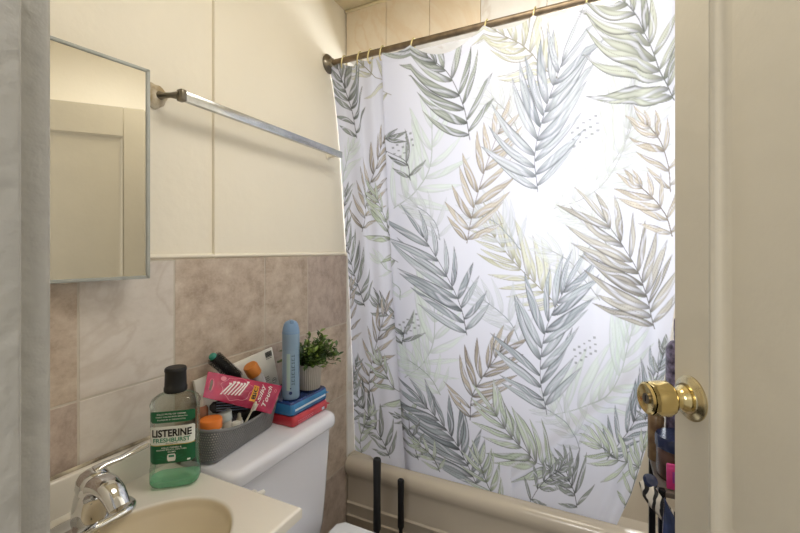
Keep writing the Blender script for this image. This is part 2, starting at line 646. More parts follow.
FRONDS = [
    ([(0.722, 0.349), (0.701, 0.216), (0.645, 0.073), (0.561, 0.0)], 0.256, 0.159, 'greygreen', 8),
    ([(0.1, 0.276), (0.089, 0.174), (0.068, 0.094), (0.044, 0.0)], 0.121, 0.145, 'dark', 7),
    ([(0.098, 0.659), (0.138, 0.552), (0.187, 0.435), (0.259, 0.312)], 0.129, 0.137, 'brown', 8),
    ([(0.432, 0.154), (0.245, 0.078), (0.185, 0.026), (0.147, 0.0)], 0.129, 0.099, 'olive', 5),
    ([(0.423, 0.578), (0.507, 0.521), (0.568, 0.422), (0.582, 0.247)], 0.212, 0.183, 'celadon', 7),
    ([(0.699, 0.711), (0.722, 0.615), (0.762, 0.492), (0.825, 0.326)], 0.150, 0.164, 'tan', 8),
    ([(0.687, 1.044), (0.668, 0.945), (0.619, 0.838), (0.533, 0.69)], 0.271, 0.154, 'slate', 8),
    ([(0.093, 0.974), (0.065, 0.883), (0.028, 0.786), (0.0, 0.669)], 0.111, 0.145, 'dark', 7),
    ([(0.428, 0.781), (0.276, 0.695), (0.25, 0.617), (0.194, 0.523)], 0.157, 0.102, 'sage', 7),
    ([(0.425, 1.24), (0.498, 1.182), (0.551, 1.078), (0.561, 0.904)], 0.239, 0.185, 'celadon', 7),
    ([(0.423, 1.107), (0.418, 1.047), (0.255, 1.008), (0.189, 0.961)], 0.120, 0.120, 'dark', 6),
    ([(0.1, 1.37), (0.105, 1.258), (0.161, 1.13), (0.215, 0.979)], 0.126, 0.135, 'brown', 8),
    ([(0.43, 1.479), (0.411, 1.38), (0.245, 1.302), (0.175, 1.203)], 0.164, 0.106, 'sagebrown', 7),
    ([(0.199, 1.622), (0.164, 1.544), (0.096, 1.463), (0.021, 1.359)], 0.121, 0.147, 'dark', 7),
    ([(0.703, 1.643), (0.661, 1.547), (0.6, 1.448), (0.498, 1.344)], 0.240, 0.178, 'darkslate', 9),
    ([(0.685, 1.372), (0.696, 1.281), (0.738, 1.198), (0.804, 1.094)], 0.153, 0.168, 'brown', 7),
    ([(0.458, 1.588), (0.444, 1.526), (0.423, 1.463), (0.264, 1.43)], 0.090, 0.082, 'dark', 5),
    ([(0.549, 1.62), (0.528, 1.573), (0.502, 1.544), (0.47, 1.526)], 0.088, 0.080, 'sage', 4),
    ([(1.007, 0.19), (0.946, 0.138), (0.886, 0.055), (0.808, 0.0)], 0.146, 0.158, 'olive', 8),
    ([(0.944, 0.547), (0.935, 0.427), (0.967, 0.292), (1.019, 0.143)], 0.209, 0.209, 'lightslate', 10),
    ([(1.341, 0.307), (1.297, 0.234), (1.255, 0.13), (1.178, 0.0)], 0.237, 0.141, 'greyolive', 9),
    ([(1.128, 0.521), (1.182, 0.466), (1.215, 0.383), (1.224, 0.255)], 0.231, 0.166, 'pale', 8),
    ([(1.355, 0.568), (1.341, 0.49), (1.306, 0.419), (1.271, 0.37)], 0.115, 0.086, 'tan', 5),
    ([(1.016, 0.917), (0.951, 0.862), (0.871, 0.789), (0.79, 0.68)], 0.147, 0.187, 'olive', 9),
    ([(0.981, 1.299), (0.951, 1.161), (0.972, 1.003), (1.04, 0.857)], 0.221, 0.221, 'slate', 10),
    ([(1.35, 0.974), (1.313, 0.885), (1.264, 0.781), (1.164, 0.648)], 0.254, 0.163, 'greybrown', 9),
    ([(1.371, 0.695), (1.348, 0.633), (1.308, 0.591), (1.262, 0.547)], 0.128, 0.087, 'tan', 5),
    ([(0.998, 0.602), (1.096, 0.573), (1.175, 0.503), (1.231, 0.357)], 0.213, 0.152, 'pale', 7),
    ([(0.977, 1.305), (1.131, 1.25), (1.234, 1.164), (1.273, 0.982)], 0.246, 0.182, 'celadon', 9),
    ([(1.056, 1.523), (0.958, 1.482), (0.857, 1.43), (0.776, 1.323)], 0.163, 0.191, 'sagebrown', 9),
    ([(1.252, 1.424), (1.294, 1.341), (1.343, 1.24), (1.374, 1.083)], 0.145, 0.107, 'darkslate', 8),
    ([(1.164, 1.628), (1.133, 1.57), (1.105, 1.534), (1.079, 1.489)], 0.138, 0.152, 'dark', 5),
    ([(1.4, 1.435), (1.334, 1.422), (1.269, 1.401), (1.213, 1.38)], 0.130, 0.149, 'sage', 5),
    ([(1.397, 1.591), (1.397, 1.518), (1.395, 1.443), (1.393, 1.364)], 0.110, 0.078, 'sage', 5),
    ([(0.428, 0.927), (0.414, 0.87), (0.248, 0.815), (0.199, 0.784)], 0.087, 0.095, 'celadon', 4),
    ([(0.785, 1.69), (0.75, 1.638), (0.729, 1.586), (0.715, 1.534)], 0.113, 0.135, 'sage', 5),
    ([(0.874, 1.062), (0.848, 0.995), (0.808, 0.95), (0.755, 0.911)], 0.118, 0.139, 'palegrey', 6),
    ([(0.593, 0.698), (0.582, 0.643), (0.551, 0.602), (0.509, 0.573)], 0.125, 0.110, 'palegrey', 5),
    ([(0.888, 0.372), (0.869, 0.31), (0.841, 0.266), (0.808, 0.234)], 0.111, 0.111, 'pale', 5),
    ([(0.005, 0.521), (0.007, 0.437), (0.035, 0.38), (0.065, 0.326)], 0.084, 0.109, 'celadon', 5),
    ([(0.042, 1.638), (0.035, 1.573), (0.061, 1.51), (0.096, 1.45)], 0.079, 0.105, 'sage', 5),
    ([(1.157, 0.893), (1.105, 0.831), (1.054, 0.773), (0.986, 0.734)], 0.127, 0.127, 'pale', 6),
    ([(0.881, 0.734), (0.843, 0.685), (0.801, 0.641), (0.743, 0.612)], 0.122, 0.135, 'palegrey', 6),
    ([(1.182, 0.734), (1.147, 0.687), (1.11, 0.648), (1.058, 0.622)], 0.111, 0.111, 'pale', 5),
    ([(0.568, 1.294), (0.537, 1.24), (0.498, 1.203), (0.444, 1.167)], 0.132, 0.132, 'celadon', 6),
    ([(1.131, 1.409), (1.091, 1.338), (1.037, 1.302), (0.972, 1.276)], 0.121, 0.121, 'palegrey', 6),
    ([(0.904, 1.646), (0.958, 1.573), (0.998, 1.534), (1.051, 1.495)], 0.120, 0.106, 'dark', 5),
    ([(0.0, 0.742), (0.0, 0.648), (0.0, 0.562), (0.021, 0.503)], 0.069, 0.094, 'dark', 5),
    ([(0.0, 1.508), (0.0, 1.401), (0.0, 1.31), (0.028, 1.237)], 0.062, 0.106, 'dark', 6),
    ([(0.0, 1.154), (0.0, 1.062), (0.0, 0.974), (0.016, 0.898)], 0.061, 0.105, 'brown', 6),
    ([(0.491, 0.477), (0.472, 0.401), (0.346, 0.333), (0.414, 0.315)], 0.097, 0.112, 'dark', 5),
    ([(1.369, 1.271), (1.371, 1.2), (1.376, 1.133), (1.386, 1.034)], 0.074, 0.062, 'dark', 6),
]
TICKS = [(0.465, 0.352), (1.086, 0.37), (1.112, 1.06), (0.453, 1.026)]
# ------------------------------------------------------------------ bathtub
def rrect(x0, x1, y0, y1, z, r, n=6):
    P = []
    for cx, cy, a0 in ((x1 - r, y0 + r, -90), (x1 - r, y1 - r, 0), (x0 + r, y1 - r, 90), (x0 + r, y0 + r, 180)):
        for k in range(n + 1):
            a = math.radians(a0 + 90 * k / n)
            P.append(Vector((cx + r * math.cos(a), cy + r * math.sin(a), z)))
    return P


BX0, BX1, BY1 = 0.0092, 1.512, 2.192
TUB = thing('bathtub', (0.76, 1.82, 0), 'ivory enamel bathtub behind the leaf-print curtain, with a rounded rim', 'bathtub')
tb = MB()
loops = [rrect(BX0, BX1, y, BY1, z, .004) for y, z in
         ((1.447, 0.0), (1.447, .178), (1.4445, .184), (1.4445, .188), (1.450, .193), (1.450, .230), (1.4475, .236), (1.4475, .240), (1.454, .246), (1.457, .340),
          (1.453, .354), (1.443, .365), (1.436, .378), (1.4335, .394), (1.435, .410), (1.442, .421), (1.453, .428), (1.466, .431))]
loops += [rrect(BX0 + a, BX1 - a, 1.47 + b, BY1 - c, z, r) for a, b, c, z, r in
          ((.05, .008, .05, .431, .06), (.062, .017, .06, .426, .08), (.07, .023, .07, .41, .1), (.10, .05, .09, .2, .12), (.13, .075, .11, .11, .14), (.19, .13, .17, .085, .14))]
tb.grid(loops, closed_u=True)
tb.add(loops[-1], [tuple(range(len(loops[-1])))], smooth=True)
tb.build('tub_shell', M_TUB, TUB)
dr = MB()
dr.lathe([(.03, .086), (.026, .089), (.001, .089)], 24, Matrix.Translation((1.22, 1.83, 0)))
dr.build('drain', M_CHROME, TUB)

# ------------------------------------------------------------------ curtain rod and rings
RZ, RY = 2.078, 1.33
ROD = thing('curtain_rod', (0.0, RY, RZ), 'dark bronze curtain rod across the tub with a round wall flange', 'curtain rod')
r_ = MB()
r_.tube([(0.012, RY, RZ), (1.512, RY, RZ)], .0118, 20)
r_.build('rod', M_BRONZE, ROD)
for x, s in ((0.0005, 1), (1.5195, -1)):
    fl = MB()
    fl.lathe([(.037, 0), (.038, .004), (.034, .010), (.024, .015), (.019, .018), (.018, .026), (.0145, .028)], 32, axis_frame((x, RY, RZ), (s, 0, 0)))
    fl.build('wall_flange', M_NICKEL, ROD)

PTS, UU, VV = curtain_points()


def paint(PU, PV):
    """the printed cloth: fronds painted over an off-white ground"""
    H, W = len(PV), len(PU)
    img = np.empty((H, W, 3))
    img[:] = np.array(srgb('#cbccd7'))
    du, dv = PU[1] - PU[0], PV[1] - PV[0]
    pal = {  # pale wash, mid wash, dark line
        'dark': ('#9ba29c', '#434b47', '#121514', 1), 'darkslate': ('#a9b2b8', '#46535b', '#0e1215', 1),
        'slate': ('#c0c8cf', '#77818b', '#20272c', 1), 'greygreen': ('#c0c6bc', '#6c766b', '#22261f', 1),
        'brown': ('#c6bbac', '#7d6d5c', '#251c14', 1), 'tan': ('#d6ccbc', '#a89a85', '#5f5243', .95),
        'greybrown': ('#cac5bb', '#8a847a', '#3d3831', 1), 'greyolive': ('#c6c9bb', '#868a7b', '#3b3f36', 1),
        'olive': ('#dedfc9', '#bfbd9c', '#736b48', .9), 'sage': ('#d3dec9', '#a2b193', '#333b2a', .95),
        'sagebrown': ('#cfdbc8', '#97a68c', '#2b281c', 1), 'celadon': ('#dfece2', '#cbdbcd', '#7f8f80', .6),
        'pale': ('#e0e5e0', '#cdd3cd', '#8d9089', .65), 'lightslate': ('#cfd4da', '#9aa3ad', '#454c53', 1), 'palegrey': ('#d9dee1', '#bcc5ca', '#7d868b', .6)}
    R = np.random.default_rng(11)

    def leaf(p, ang, L, w, bend, cols, al):
        a, m, k = [np.array(srgb(c)) * f for c, f in zip(cols, (.78, .70, .7))]
        reach = L + w
        i0, i1 = int((p[0] - reach) / du), int((p[0] + reach) / du) + 2
        j0, j1 = int((p[1] - reach) / dv), int((p[1] + reach) / dv) + 2
        i0, i1, j0, j1 = max(i0, 0), min(i1, W), max(j0, 0), min(j1, H)
        if i0 >= i1 or j0 >= j1:
            return
        gu, gv = np.meshgrid(PU[i0:i1] - p[0], PV[j0:j1] - p[1])
        c, s = math.cos(ang), math.sin(ang)
        t = (gu * c + gv * s) / L
        b = -gu * s + gv * c - bend * L * t * t
        ww = w * np.clip(np.sin(math.pi * np.clip(t, 0, 1) ** .72), 0, 1) ** .85 + .0009 * (1 - np.clip(t, 0, 1))
        ins = (t > 0) & (t < 1)
        edge = np.abs(b) / np.maximum(ww, 1e-5)
        cov = np.clip((ww - np.abs(b)) / .0018 + .5, 0, 1) * ins
        ph = R.uniform(0, 6.28)
        streak = .5 + .5 * np.sin(b / w * R.uniform(2.2, 4.2) + ph + 2.5 * np.sin(t * R.uniform(4, 9) + ph))
        wash = np.clip(R.uniform(.0, .75) + .8 * (streak - .5) + R.uniform(-.9, .9) * (t - .5), 0, 1)
        col = a + (m - a) * wash[..., None]
        pale = np.clip((streak - .62) * 2.2, 0, .8)[..., None]
        col = col + (np.array(srgb('#cbccd7')) - col) * pale
        side = np.sign(b) * R.choice([-1, 1])
        line = np.clip((edge - .55) / .45, 0, 1) * (.45 + .55 * (side > 0))
        line = np.maximum(line, np.clip(1 - np.abs(b) / .0013, 0, 1) * .55)
        line = np.maximum(line, np.clip((.24 - t) / .24, 0, 1) * .85)
        line = np.maximum(line, np.clip((t - .86) / .14, 0, 1) * .7)
        col = col + (k - col) * (line * al)[..., None]
        x = (cov * min(1, al + .05))[..., None]
        img[j0:j1, i0:i1] = img[j0:j1, i0:i1] * (1 - x) + col * x

    def stem(q, k, w):
        for p in q:
            i0, i1 = int((p[0] - .006) / du), int((p[0] + .006) / du) + 2
            j0, j1 = int((p[1] - .006) / dv), int((p[1] + .006) / dv) + 2
            i0, i1, j0, j1 = max(i0, 0), min(i1, W), max(j0, 0), min(j1, H)
            if i0 >= i1 or j0 >= j1:
                continue
            gu, gv = np.meshgrid(PU[i0:i1] - p[0], PV[j0:j1] - p[1])
            x = (np.clip((w - np.hypot(gu, gv)) / .0015 + .5, 0, 1) * .8)[..., None]
            img[j0:j1, i0:i1] = img[j0:j1, i0:i1] * (1 - x) + k * x

    order = sorted(FRONDS, key=lambda f: 0 if f[3] in ('celadon', 'pale', 'palegrey', 'olive') else 1)
    for pts, ll, lr, key, n in order:
        *cols, al = pal[key]
        q = spline(pts, 240)
        tot = np.hypot(*np.diff(q, axis=0).T).sum()
        stem(q, np.array(srgb(cols[2])), .0014)
        for i in range(n):
            f = .04 + .90 * i / max(n - 1, 1)
            for side in (-1, 1):
                ff = min(max(f + R.uniform(-.02, .02) + (.03 if side > 0 else 0), 0), .97)
                k = int(ff * 239)
                d = q[min(k + 4, 239)] - q[max(k - 4, 0)]
                base = math.atan2(d[1], d[0])
                sp = math.radians(62 - 34 * ff + R.uniform(-5, 5))
                # left of a stem that climbs the cloth is the -u side
                L = (ll if side < 0 else lr) * .88 * (.62 + .55 * math.sin(math.pi * (.18 + .72 * ff))) * R.uniform(.88, 1.08)
                leaf(q[k], base + side * sp, L, L * R.uniform(.044, .070) + .0022, -side * R.uniform(.02, .26), cols, al)
        d = q[-1] - q[-12]
        leaf(q[-1], math.atan2(d[1], d[0]), (ll + lr) * .36, .008, R.uniform(-.1, .1), cols, al)
    k = np.array(srgb('#6d7172'))
    for u, v in TICKS:
        for i in range(5):
            for j in range(3):
                cu, cv = u + (i - 2) * .017 + j * .004, v + (j - 1) * .022 - (i - 2) * .011
                gu, gv = np.meshgrid(PU - cu, PV - cv)
                x = ((np.abs(gu) < .0045) & (np.abs(gv) < .0035)) * .7
                img[:] = img * (1 - x[..., None]) + k * x[..., None]
    # hems: a doubled strip of cloth along the top and the bottom
    img *= np.where((PV < .034) | (PV > PV[-1] - .03), .965, 1.0)[:, None, None]
    return img


def build_curtain():
    n = CU * CV
    me = bpy.data.meshes.new('shower_curtain')
    idx = np.arange(n).reshape(CV, CU)
    q = np.stack([idx[:-1, :-1], idx[:-1, 1:], idx[1:, 1:], idx[1:, :-1]], -1).reshape(-1, 4)
    me.vertices.add(n)
    me.vertices.foreach_set('co', PTS.reshape(-1).astype(np.float32))
    me.loops.add(q.size)
    me.loops.foreach_set('vertex_index', q.reshape(-1).astype(np.int32))
    me.polygons.add(len(q))
    me.polygons.foreach_set('loop_start', (np.arange(len(q)) * 4).astype(np.int32))
    me.polygons.foreach_set('use_smooth', np.ones(len(q), bool))
    me.update(calc_edges=True)
    at = me.color_attributes.new('print', 'FLOAT_COLOR', 'POINT')
    c = np.ones((n, 4), np.float32)
    c[:, :3] = paint(UU, VV).reshape(-1, 3)
    at.data.foreach_set('color', c.reshape(-1))
    m = bpy.data.materials.new('printed_polyester')
    m.use_nodes = True
    nt = m.node_tree
    nt.nodes.remove(nt.nodes['Principled BSDF'])
    vc = nt.nodes.new('ShaderNodeVertexColor')
    vc.layer_name = 'print'
    df = nt.nodes.new('ShaderNodeBsdfDiffuse')
    tl = nt.nodes.new('ShaderNodeBsdfTranslucent')
    # ink sits on the front: the light coming through keeps only part of its colour
    mx = nt.nodes.new('ShaderNodeMix')
    mx.data_type = 'RGBA'
    mx.inputs[0].default_value = 0.10
    mx.inputs[7].default_value = (.92, .92, .93, 1)
    nt.links.new(vc.outputs['Color'], mx.inputs[6])
    nt.links.new(vc.outputs['Color'], df.inputs['Color'])
    nt.links.new(mx.outputs[2], tl.inputs['Color'])
    ms = nt.nodes.new('ShaderNodeMixShader')
    ms.inputs[0].default_value = 0.38
    nt.links.new(df.outputs[0], ms.inputs[1])
    nt.links.new(tl.outputs[0], ms.inputs[2])
    gl = nt.nodes.new('ShaderNodeBsdfGlossy')
    gl.inputs['Roughness'].default_value = .4
    m2 = nt.nodes.new('ShaderNodeMixShader')
    m2.inputs[0].default_value = 0.03
    nt.links.new(ms.outputs[0], m2.inputs[1])
    nt.links.new(gl.outputs[0], m2.inputs[2])
    nt.links.new(m2.outputs[0], nt.nodes['Material Output'].inputs[0])
    me.materials.append(m)
    o = bpy.data.objects.new('shower_curtain', me)
    COL.objects.link(o)
    return tag(o, 'white shower curtain printed with grey and green palm fronds, hung along the tub', 'shower curtain')


build_curtain()


def ring_path(x, tilt):
    P = []
    for k in range(21):
        a = math.radians(-100 + 360 * k / 21)
        P.append((x + tilt * math.sin(a) * .02, RY + .020 * math.cos(a) * .8, RZ - .009 + .026 * math.sin(a)))
    P.append(P[0])
    return P


ring_words = ['first thin gold ring from the wall end of the curtain rod', 'second thin gold ring from the wall end of the curtain rod',
              'third gold ring from the wall end, in the bunched curtain', 'fourth gold ring from the wall end, beside the curtain fold',
              'fifth gold ring from the wall end, left of the sagging cloth', 'sixth gold ring from the wall end, under the edge of the peach tile',
              'seventh gold ring from the wall end, over the pale olive frond', 'eighth gold ring from the wall end, at the top of the photo']
for x, words in zip(RINGS_X, ring_words):
    g = MB()
    g.tube(ring_path(x, .25), .0025, 8, caps=False)
    tag(g.build('curtain_ring', M_GOLD), words, 'curtain ring', 'gold rings on the curtain rod')

# ------------------------------------------------------------------ towel bar
TBAR = thing('towel_bar', (0.0, 0.64, 1.704), 'flat chrome towel bar on the cream wall above the tile', 'towel bar')
b = MB()
b.box((.0525, .655, 1.692), (.0675, 1.335, 1.717), .0025, 2)
b.build('bar', M_STEEL, TBAR)
b = MB()
b.box((.050, .640, 1.690), (.070, .657, 1.719), .004, 3, mi=0)
b.tube([(.006, .628, 1.706), (.02, .632, 1.706), (.035, .638, 1.706), (.055, .647, 1.705)], [.012, .007, .0065, .011], 16, mi=0)
b.build('bracket', M_NICKEL, TBAR)
b = MB()
b.lathe([(.030, 0), (.031, .003), (.026, .008), (.014, .010)], 28, axis_frame((.0, .618, 1.704), (1, 0, 0)), shape=lambda a: 1 + .09 * math.sin(a * 3 + .4) + .05 * math.sin(a * 7))
b.build('mounting_plate', mat('chipped_plate', '#ddd3bf', .5, hex2='#a8946f', vscale=45), TBAR)
b = MB()
b.tube([(.003, 1.329, 1.704), (.02, 1.329, 1.704), (.056, 1.329, 1.704)], [.009, .006, .006], 12)
b.lathe([(.013, 0), (.013, .003), (.009, .006)], 24, axis_frame((.0, 1.329, 1.704), (1, 0, 0)))
b.build('bracket', M_WALL, TBAR)

# ------------------------------------------------------------------ mirror cabinet, door a little ajar
H0 = Vector((.0185, .204, 0))
HT = Vector((.139, .990, 0)).normalized()
HN = Vector((.990, -.139, 0))
MZ0, MZ1, MWID = 1.261, 1.731, .364
CAB = thing('mirror_cabinet', (0, .38, 1.26), 'mirrored medicine cabinet in a thin metal frame, its door ajar', 'mirror')


def mbx(mb, x0, x1, z0, z1, n0, n1, bevel=0, mi=0):
    bm = bmesh.new()
    bmesh.ops.create_cube(bm, size=1)
    for v in bm.verts:
        v.co = Vector(((x0 + x1) / 2 + v.co.x * (x1 - x0), (z0 + z1) / 2 + v.co.y * (z1 - z0), (n0 + n1) / 2 + v.co.z * (n1 - n0)))
    if bevel:
        bmesh.ops.bevel(bm, geom=list(bm.edges), offset=bevel, segments=2, affect='EDGES')
    for v in bm.verts:
        v.co = H0 + HT * v.co.x + Vector((0, 0, v.co.y)) + HN * v.co.z
    mb.bm(bm, mi, bool(bevel))


f = MB()
mbx(f, 0, MWID, MZ0, MZ1, -.008, -.002)
for a in ((0, .008, MZ0, MZ1), (MWID - .008, MWID, MZ0, MZ1), (0, MWID, MZ0, MZ0 + .007), (0, MWID, MZ1 - .007, MZ1)):
    mbx(f, *a, -.009, .003, .0012)
f.build('mirror_frame', M_FRAME, CAB)
f = MB()
mbx(f, .007, MWID - .007, MZ0 + .006, MZ1 - .006, -.003, 0)
f.build('mirror_glass', M_MIRROR, CAB)
f = MB()
for lo, hi in (((0, .21, MZ0 + .005), (.003, .222, MZ1 - .005)), ((0, .535, MZ0 + .005), (.003, .55, MZ1 - .005)),
               ((0, .21, MZ0 + .005), (.003, .55, MZ0 + .02)), ((0, .21, MZ1 - .02), (.003, .55, MZ1 - .005))):
    f.box(lo, hi)
f.build('cabinet_flange', M_FRAME, CAB)

# ------------------------------------------------------------------ toilet
TOI = thing('toilet', (.36, .87, 0), 'white porcelain toilet between the vanity and the tub', 'toilet')
t = MB()
tz = [(.755, 0, 0), (.68, .002, .004), (.56, .006, .012), (.46, .010, .022), (.425, .014, .030), (.412, .03, .05), (.410, .06, .08)]
loops = []
for z, dx, dy in tz:
    loops.append(rrect(.022, .206 - dx, .672 + dy, 1.080 - dy, z, .035))
t.grid(loops, closed_u=True)
t.add(loops[0], [tuple(range(len(loops[0])))])
t.add(loops[-1], [tuple(range(len(loops[-1])))])
t.build('tank', M_CERAMIC, TOI)
t = MB()
loops = [rrect(.016 + a, .222 - a, .658 + a, 1.088 - a, z, .036 - a * .3) for a, z in
         ((.02, .756), (.008, .757), (.002, .761), (0, .768), (.0, .784), (.003, .793), (.009, .7985), (.018, .800), (.06, .8005))]
t.grid(loops, closed_u=True)
t.add(loops[0], [tuple(range(len(loops[0])))])
t.add(loops[-1], [tuple(range(len(loops[-1])))], smooth=True)
t.build('tank_lid', M_CERAMIC, TOI)
t = MB()
t.lathe([(.012, 0), (.012, .006), (.006, .010)], 16, axis_frame((.2045, .735, .715), (1, 0, 0)))
t.tube([(.213, .735, .715), (.217, .744, .714), (.218, .760, .712)], [.006, .007, .006], 12)
t.build('flush_lever', M_WHITE, TOI)


def egg(cx, cy, a, b, z, n=40, back=.6):
    P = []
    for k in range(n):
        w = 2 * math.pi * k / n
        x = math.cos(w)
        P.append(Vector((cx + (a if x > 0 else a * back) * x, cy + b * math.copysign(abs(math.sin(w)) ** .8, math.sin(w)), z)))
    return P


t = MB()
loops = [egg(.40, .87, a, b_, z) for a, b_, z in ((.20, .11, 0), (.20, .11, .03), (.17, .10, .12), (.20, .12, .22), (.28, .165, .33), (.31, .185, .395), (.31, .185, .41), (.27, .15, .41), (.25, .13, .33), (.12, .07, .24))]
t.grid(loops, closed_u=True)
t.add(loops[0], [tuple(range(40))])
t.add(loops[-1], [tuple(range(40))])
t.box((.10, .77, .20), (.30, .97, .411), .03, 4)
t.build('bowl', M_CERAMIC, TOI)
for nm, z0, z1, x0 in (('seat', .412, .432, .245), ('seat_lid', .434, .462, .236)):
    t = MB()
    P = []
    base = []
    for k in range(33):
        w = math.radians(-90 + 180 * k / 32)
        base.append((.46 + .26 * math.cos(w), .87 + .198 * math.sin(w)))
    base = [(x0 + .02, .87 - .200), (.34, .87 - .200)] + base + [(.34, .87 + .200), (x0 + .02, .87 + .200), (x0, .87 + .18), (x0, .87 - .18)]
    cx, cy = .46, .87
    for q, z in ((.97, z0), (1, z0 + .005), (1, z1 - .007), (.985, z1 - .002), (.95, z1)):
        P.append([Vector((cx + (x - cx) * q, cy + (y - cy) * q, z)) for x, y in base])
    t.grid(P, closed_u=True)
    t.add(P[0], [tuple(range(len(base)))])
    t.add(P[-1], [tuple(range(len(base)))])
    t.build(nm, M_SEAT, TOI)

# ------------------------------------------------------------------ vanity and its top
VAN = thing('vanity_cabinet', (.21, .40, 0), 'dark brown vanity cabinet under the cream sink top', 'cabinet')
v = MB()
for lo, hi in (((.012, .175, .0), (.40, .193, .776)), ((.012, .612, .0), (.40, .63, .776)), ((.012, .19, .08), (.40, .615, .096)), ((.34, .19, 0), (.355, .615, .08)),
               ((.385, .19, .08), (.40, .215, .776)), ((.385, .59, .08), (.40, .615, .776)), ((.385, .19, .745), (.40, .615, .776))):
    v.box(lo, hi, .0015, 1)
v.build('cabinet_body', M_WOODDK, VAN)
for y0, y1, hy in ((.198, .401, .385), (.404, .607, .42)):
    v = MB()
    v.box((.4005, y0, .10), (.416, y1, .74), .003, 2)
    dd = v.build('cabinet_door', M_WOODDK, VAN)
    v = MB()
    v.lathe([(.005, 0), (.005, .012), (.012, .016), (.011, .022), (.004, .025)], 18, axis_frame((.416, hy, .62), (1, 0, 0)))
    v.build('cabinet_knob', M_NICKEL, dd)

SINK = thing('sink_top', (.22, .40, .80), 'cream cultured marble sink top with an oval basin and backsplash', 'sink')
s = MB()
X0, X1, Y0, Y1 = .0095, .435, .156, .647
NX, NY = 200, 230


def deck(x, y):
    e = math.hypot((x - .262) / .138, (y - .385) / .195)
    z = .800
    if e < 1.06:
        q = min(max((1.06 - e) / 1.06, 0), 1)
        z -= .135 * (1 - (1 - q) ** 2.6) * min(1, (q / .05)) ** 1.3
    d_ = min(X1 - x, y - Y0, Y1 - y)
    if d_ < .006:
        z -= (.006 - math.sqrt(max(0, .006 ** 2 - (.006 - d_) ** 2))) * .9
    return z


def knots(a, b, n):
    t_ = np.linspace(a + .008, b - .008, n - 8)
    return np.concatenate([[a, a + .001, a + .0025, a + .005], t_, [b - .005, b - .0025, b - .001, b]])


KXs, KYs = knots(X0, X1, NX), knots(Y0, Y1, NY)
P = [[Vector((x, y, deck(x, y))) for x in KXs] for y in KYs]
s.grid(P)
edge = [P[0][i] for i in range(NX)] + [P[j][-1] for j in range(1, NY)] + [P[-1][i] for i in range(NX - 2, -1, -1)] + [P[j][0] for j in range(NY - 2, 0, -1)]
lows = [Vector((p.x, p.y, .778)) for p in edge]
s.grid([edge, lows], closed_u=True, smooth=False)
M_BASIN = mat('tan_basin_marble', '#e9e3d8', .22, coat=.4)  # cream deck, deeper tan inside the basin oval
_n = M_BASIN.node_tree
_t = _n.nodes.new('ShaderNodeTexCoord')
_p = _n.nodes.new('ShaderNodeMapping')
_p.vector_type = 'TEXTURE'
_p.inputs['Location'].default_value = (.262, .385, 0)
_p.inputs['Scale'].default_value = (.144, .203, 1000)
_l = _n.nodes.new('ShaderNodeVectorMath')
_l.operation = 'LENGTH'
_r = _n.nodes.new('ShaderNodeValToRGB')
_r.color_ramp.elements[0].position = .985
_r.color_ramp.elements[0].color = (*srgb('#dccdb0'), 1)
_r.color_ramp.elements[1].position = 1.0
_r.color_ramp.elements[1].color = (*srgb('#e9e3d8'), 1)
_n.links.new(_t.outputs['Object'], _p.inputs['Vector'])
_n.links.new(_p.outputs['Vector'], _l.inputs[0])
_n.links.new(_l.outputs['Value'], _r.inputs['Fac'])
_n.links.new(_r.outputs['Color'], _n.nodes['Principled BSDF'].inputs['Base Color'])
s.build('basin_top', M_BASIN, SINK)
s = MB()
s.box((.0095, .156, .795), (.028, .647, .873), .004, 3)
s.build('backsplash', M_MARBLE, SINK)
s = MB()
s.tube([(.013, .156, .875), (.013, .655, .8755)], .0045, 8)
s.build('caulk_bead', mat('old_caulk', '#d9cdb4', .7, hex2='#5b4c3c', vscale=16), SINK)
s = MB()
s.lathe([(.024, 0), (.022, .003), (.010, .003), (.009, .001), (.0005, .001)], 28, Matrix.Translation((.262, .385, deck(.262, .385) + .0005)))
s.build('drain', M_CHROME, SINK)

FAU = thing('faucet', (.10, .430, .80), 'chrome single-lever faucet on the cream sink top', 'faucet')
fy = .430
s = MB()
s.grid([rrect(.068 + a, .140 - a, fy - .078 + a, fy + .078 - a, z, .034 - a) for a, z in ((0, .8003), (0, .807), (.004, .8115), (.012, .813))], closed_u=True)
top = rrect(.080, .128, fy - .066, fy + .066, .813, .022)
s.add(top, [tuple(range(len(top)))])
s.build('base_plate', M_CHROME, FAU)
s = MB()
prof = [((.102, .810), .036, .029), ((.102, .835), .034, .027), ((.108, .860), .031, .025), ((.124, .878), .029, .021), ((.148, .886), .027, .017), ((.172, .880), .025, .0145), ((.186, .869), .023, .013), ((.196, .857), .021, .011)]
C_ = spline([p[0] for p in prof], 30)
WY = np.interp(np.linspace(0, 1, 30), np.linspace(0, 1, 8), [p[1] * .84 for p in prof])
WN = np.interp(np.linspace(0, 1, 30), np.linspace(0, 1, 8), [p[2] for p in prof])
rings = []
for i in range(30):
    d_ = C_[min(i + 1, 29)] - C_[max(i - 1, 0)]
    d_ = d_ / np.hypot(*d_)
    nx, nz = -d_[1], d_[0]
    rings.append([Vector((C_[i][0] + nx * WN[i] * math.cos(w), fy + WY[i] * math.copysign(abs(math.sin(w)) ** .75, math.sin(w)), C_[i][1] + nz * WN[i] * math.cos(w))) for w in [2 * math.pi * k / 28 for k in range(28)]])
s.grid(rings, closed_u=True)
s.add(rings[-1], [tuple(range(28))])
s.build('spout', M_CHROME, FAU)
s = MB()
s.lathe([(.0135, 0), (.0135, .010), (.010, .010), (.001, .009)], 24, axis_frame((.184, fy, .8610), (.25, 0, -1)))
s.build('aerator', M_CHROME, FAU)
s = MB()
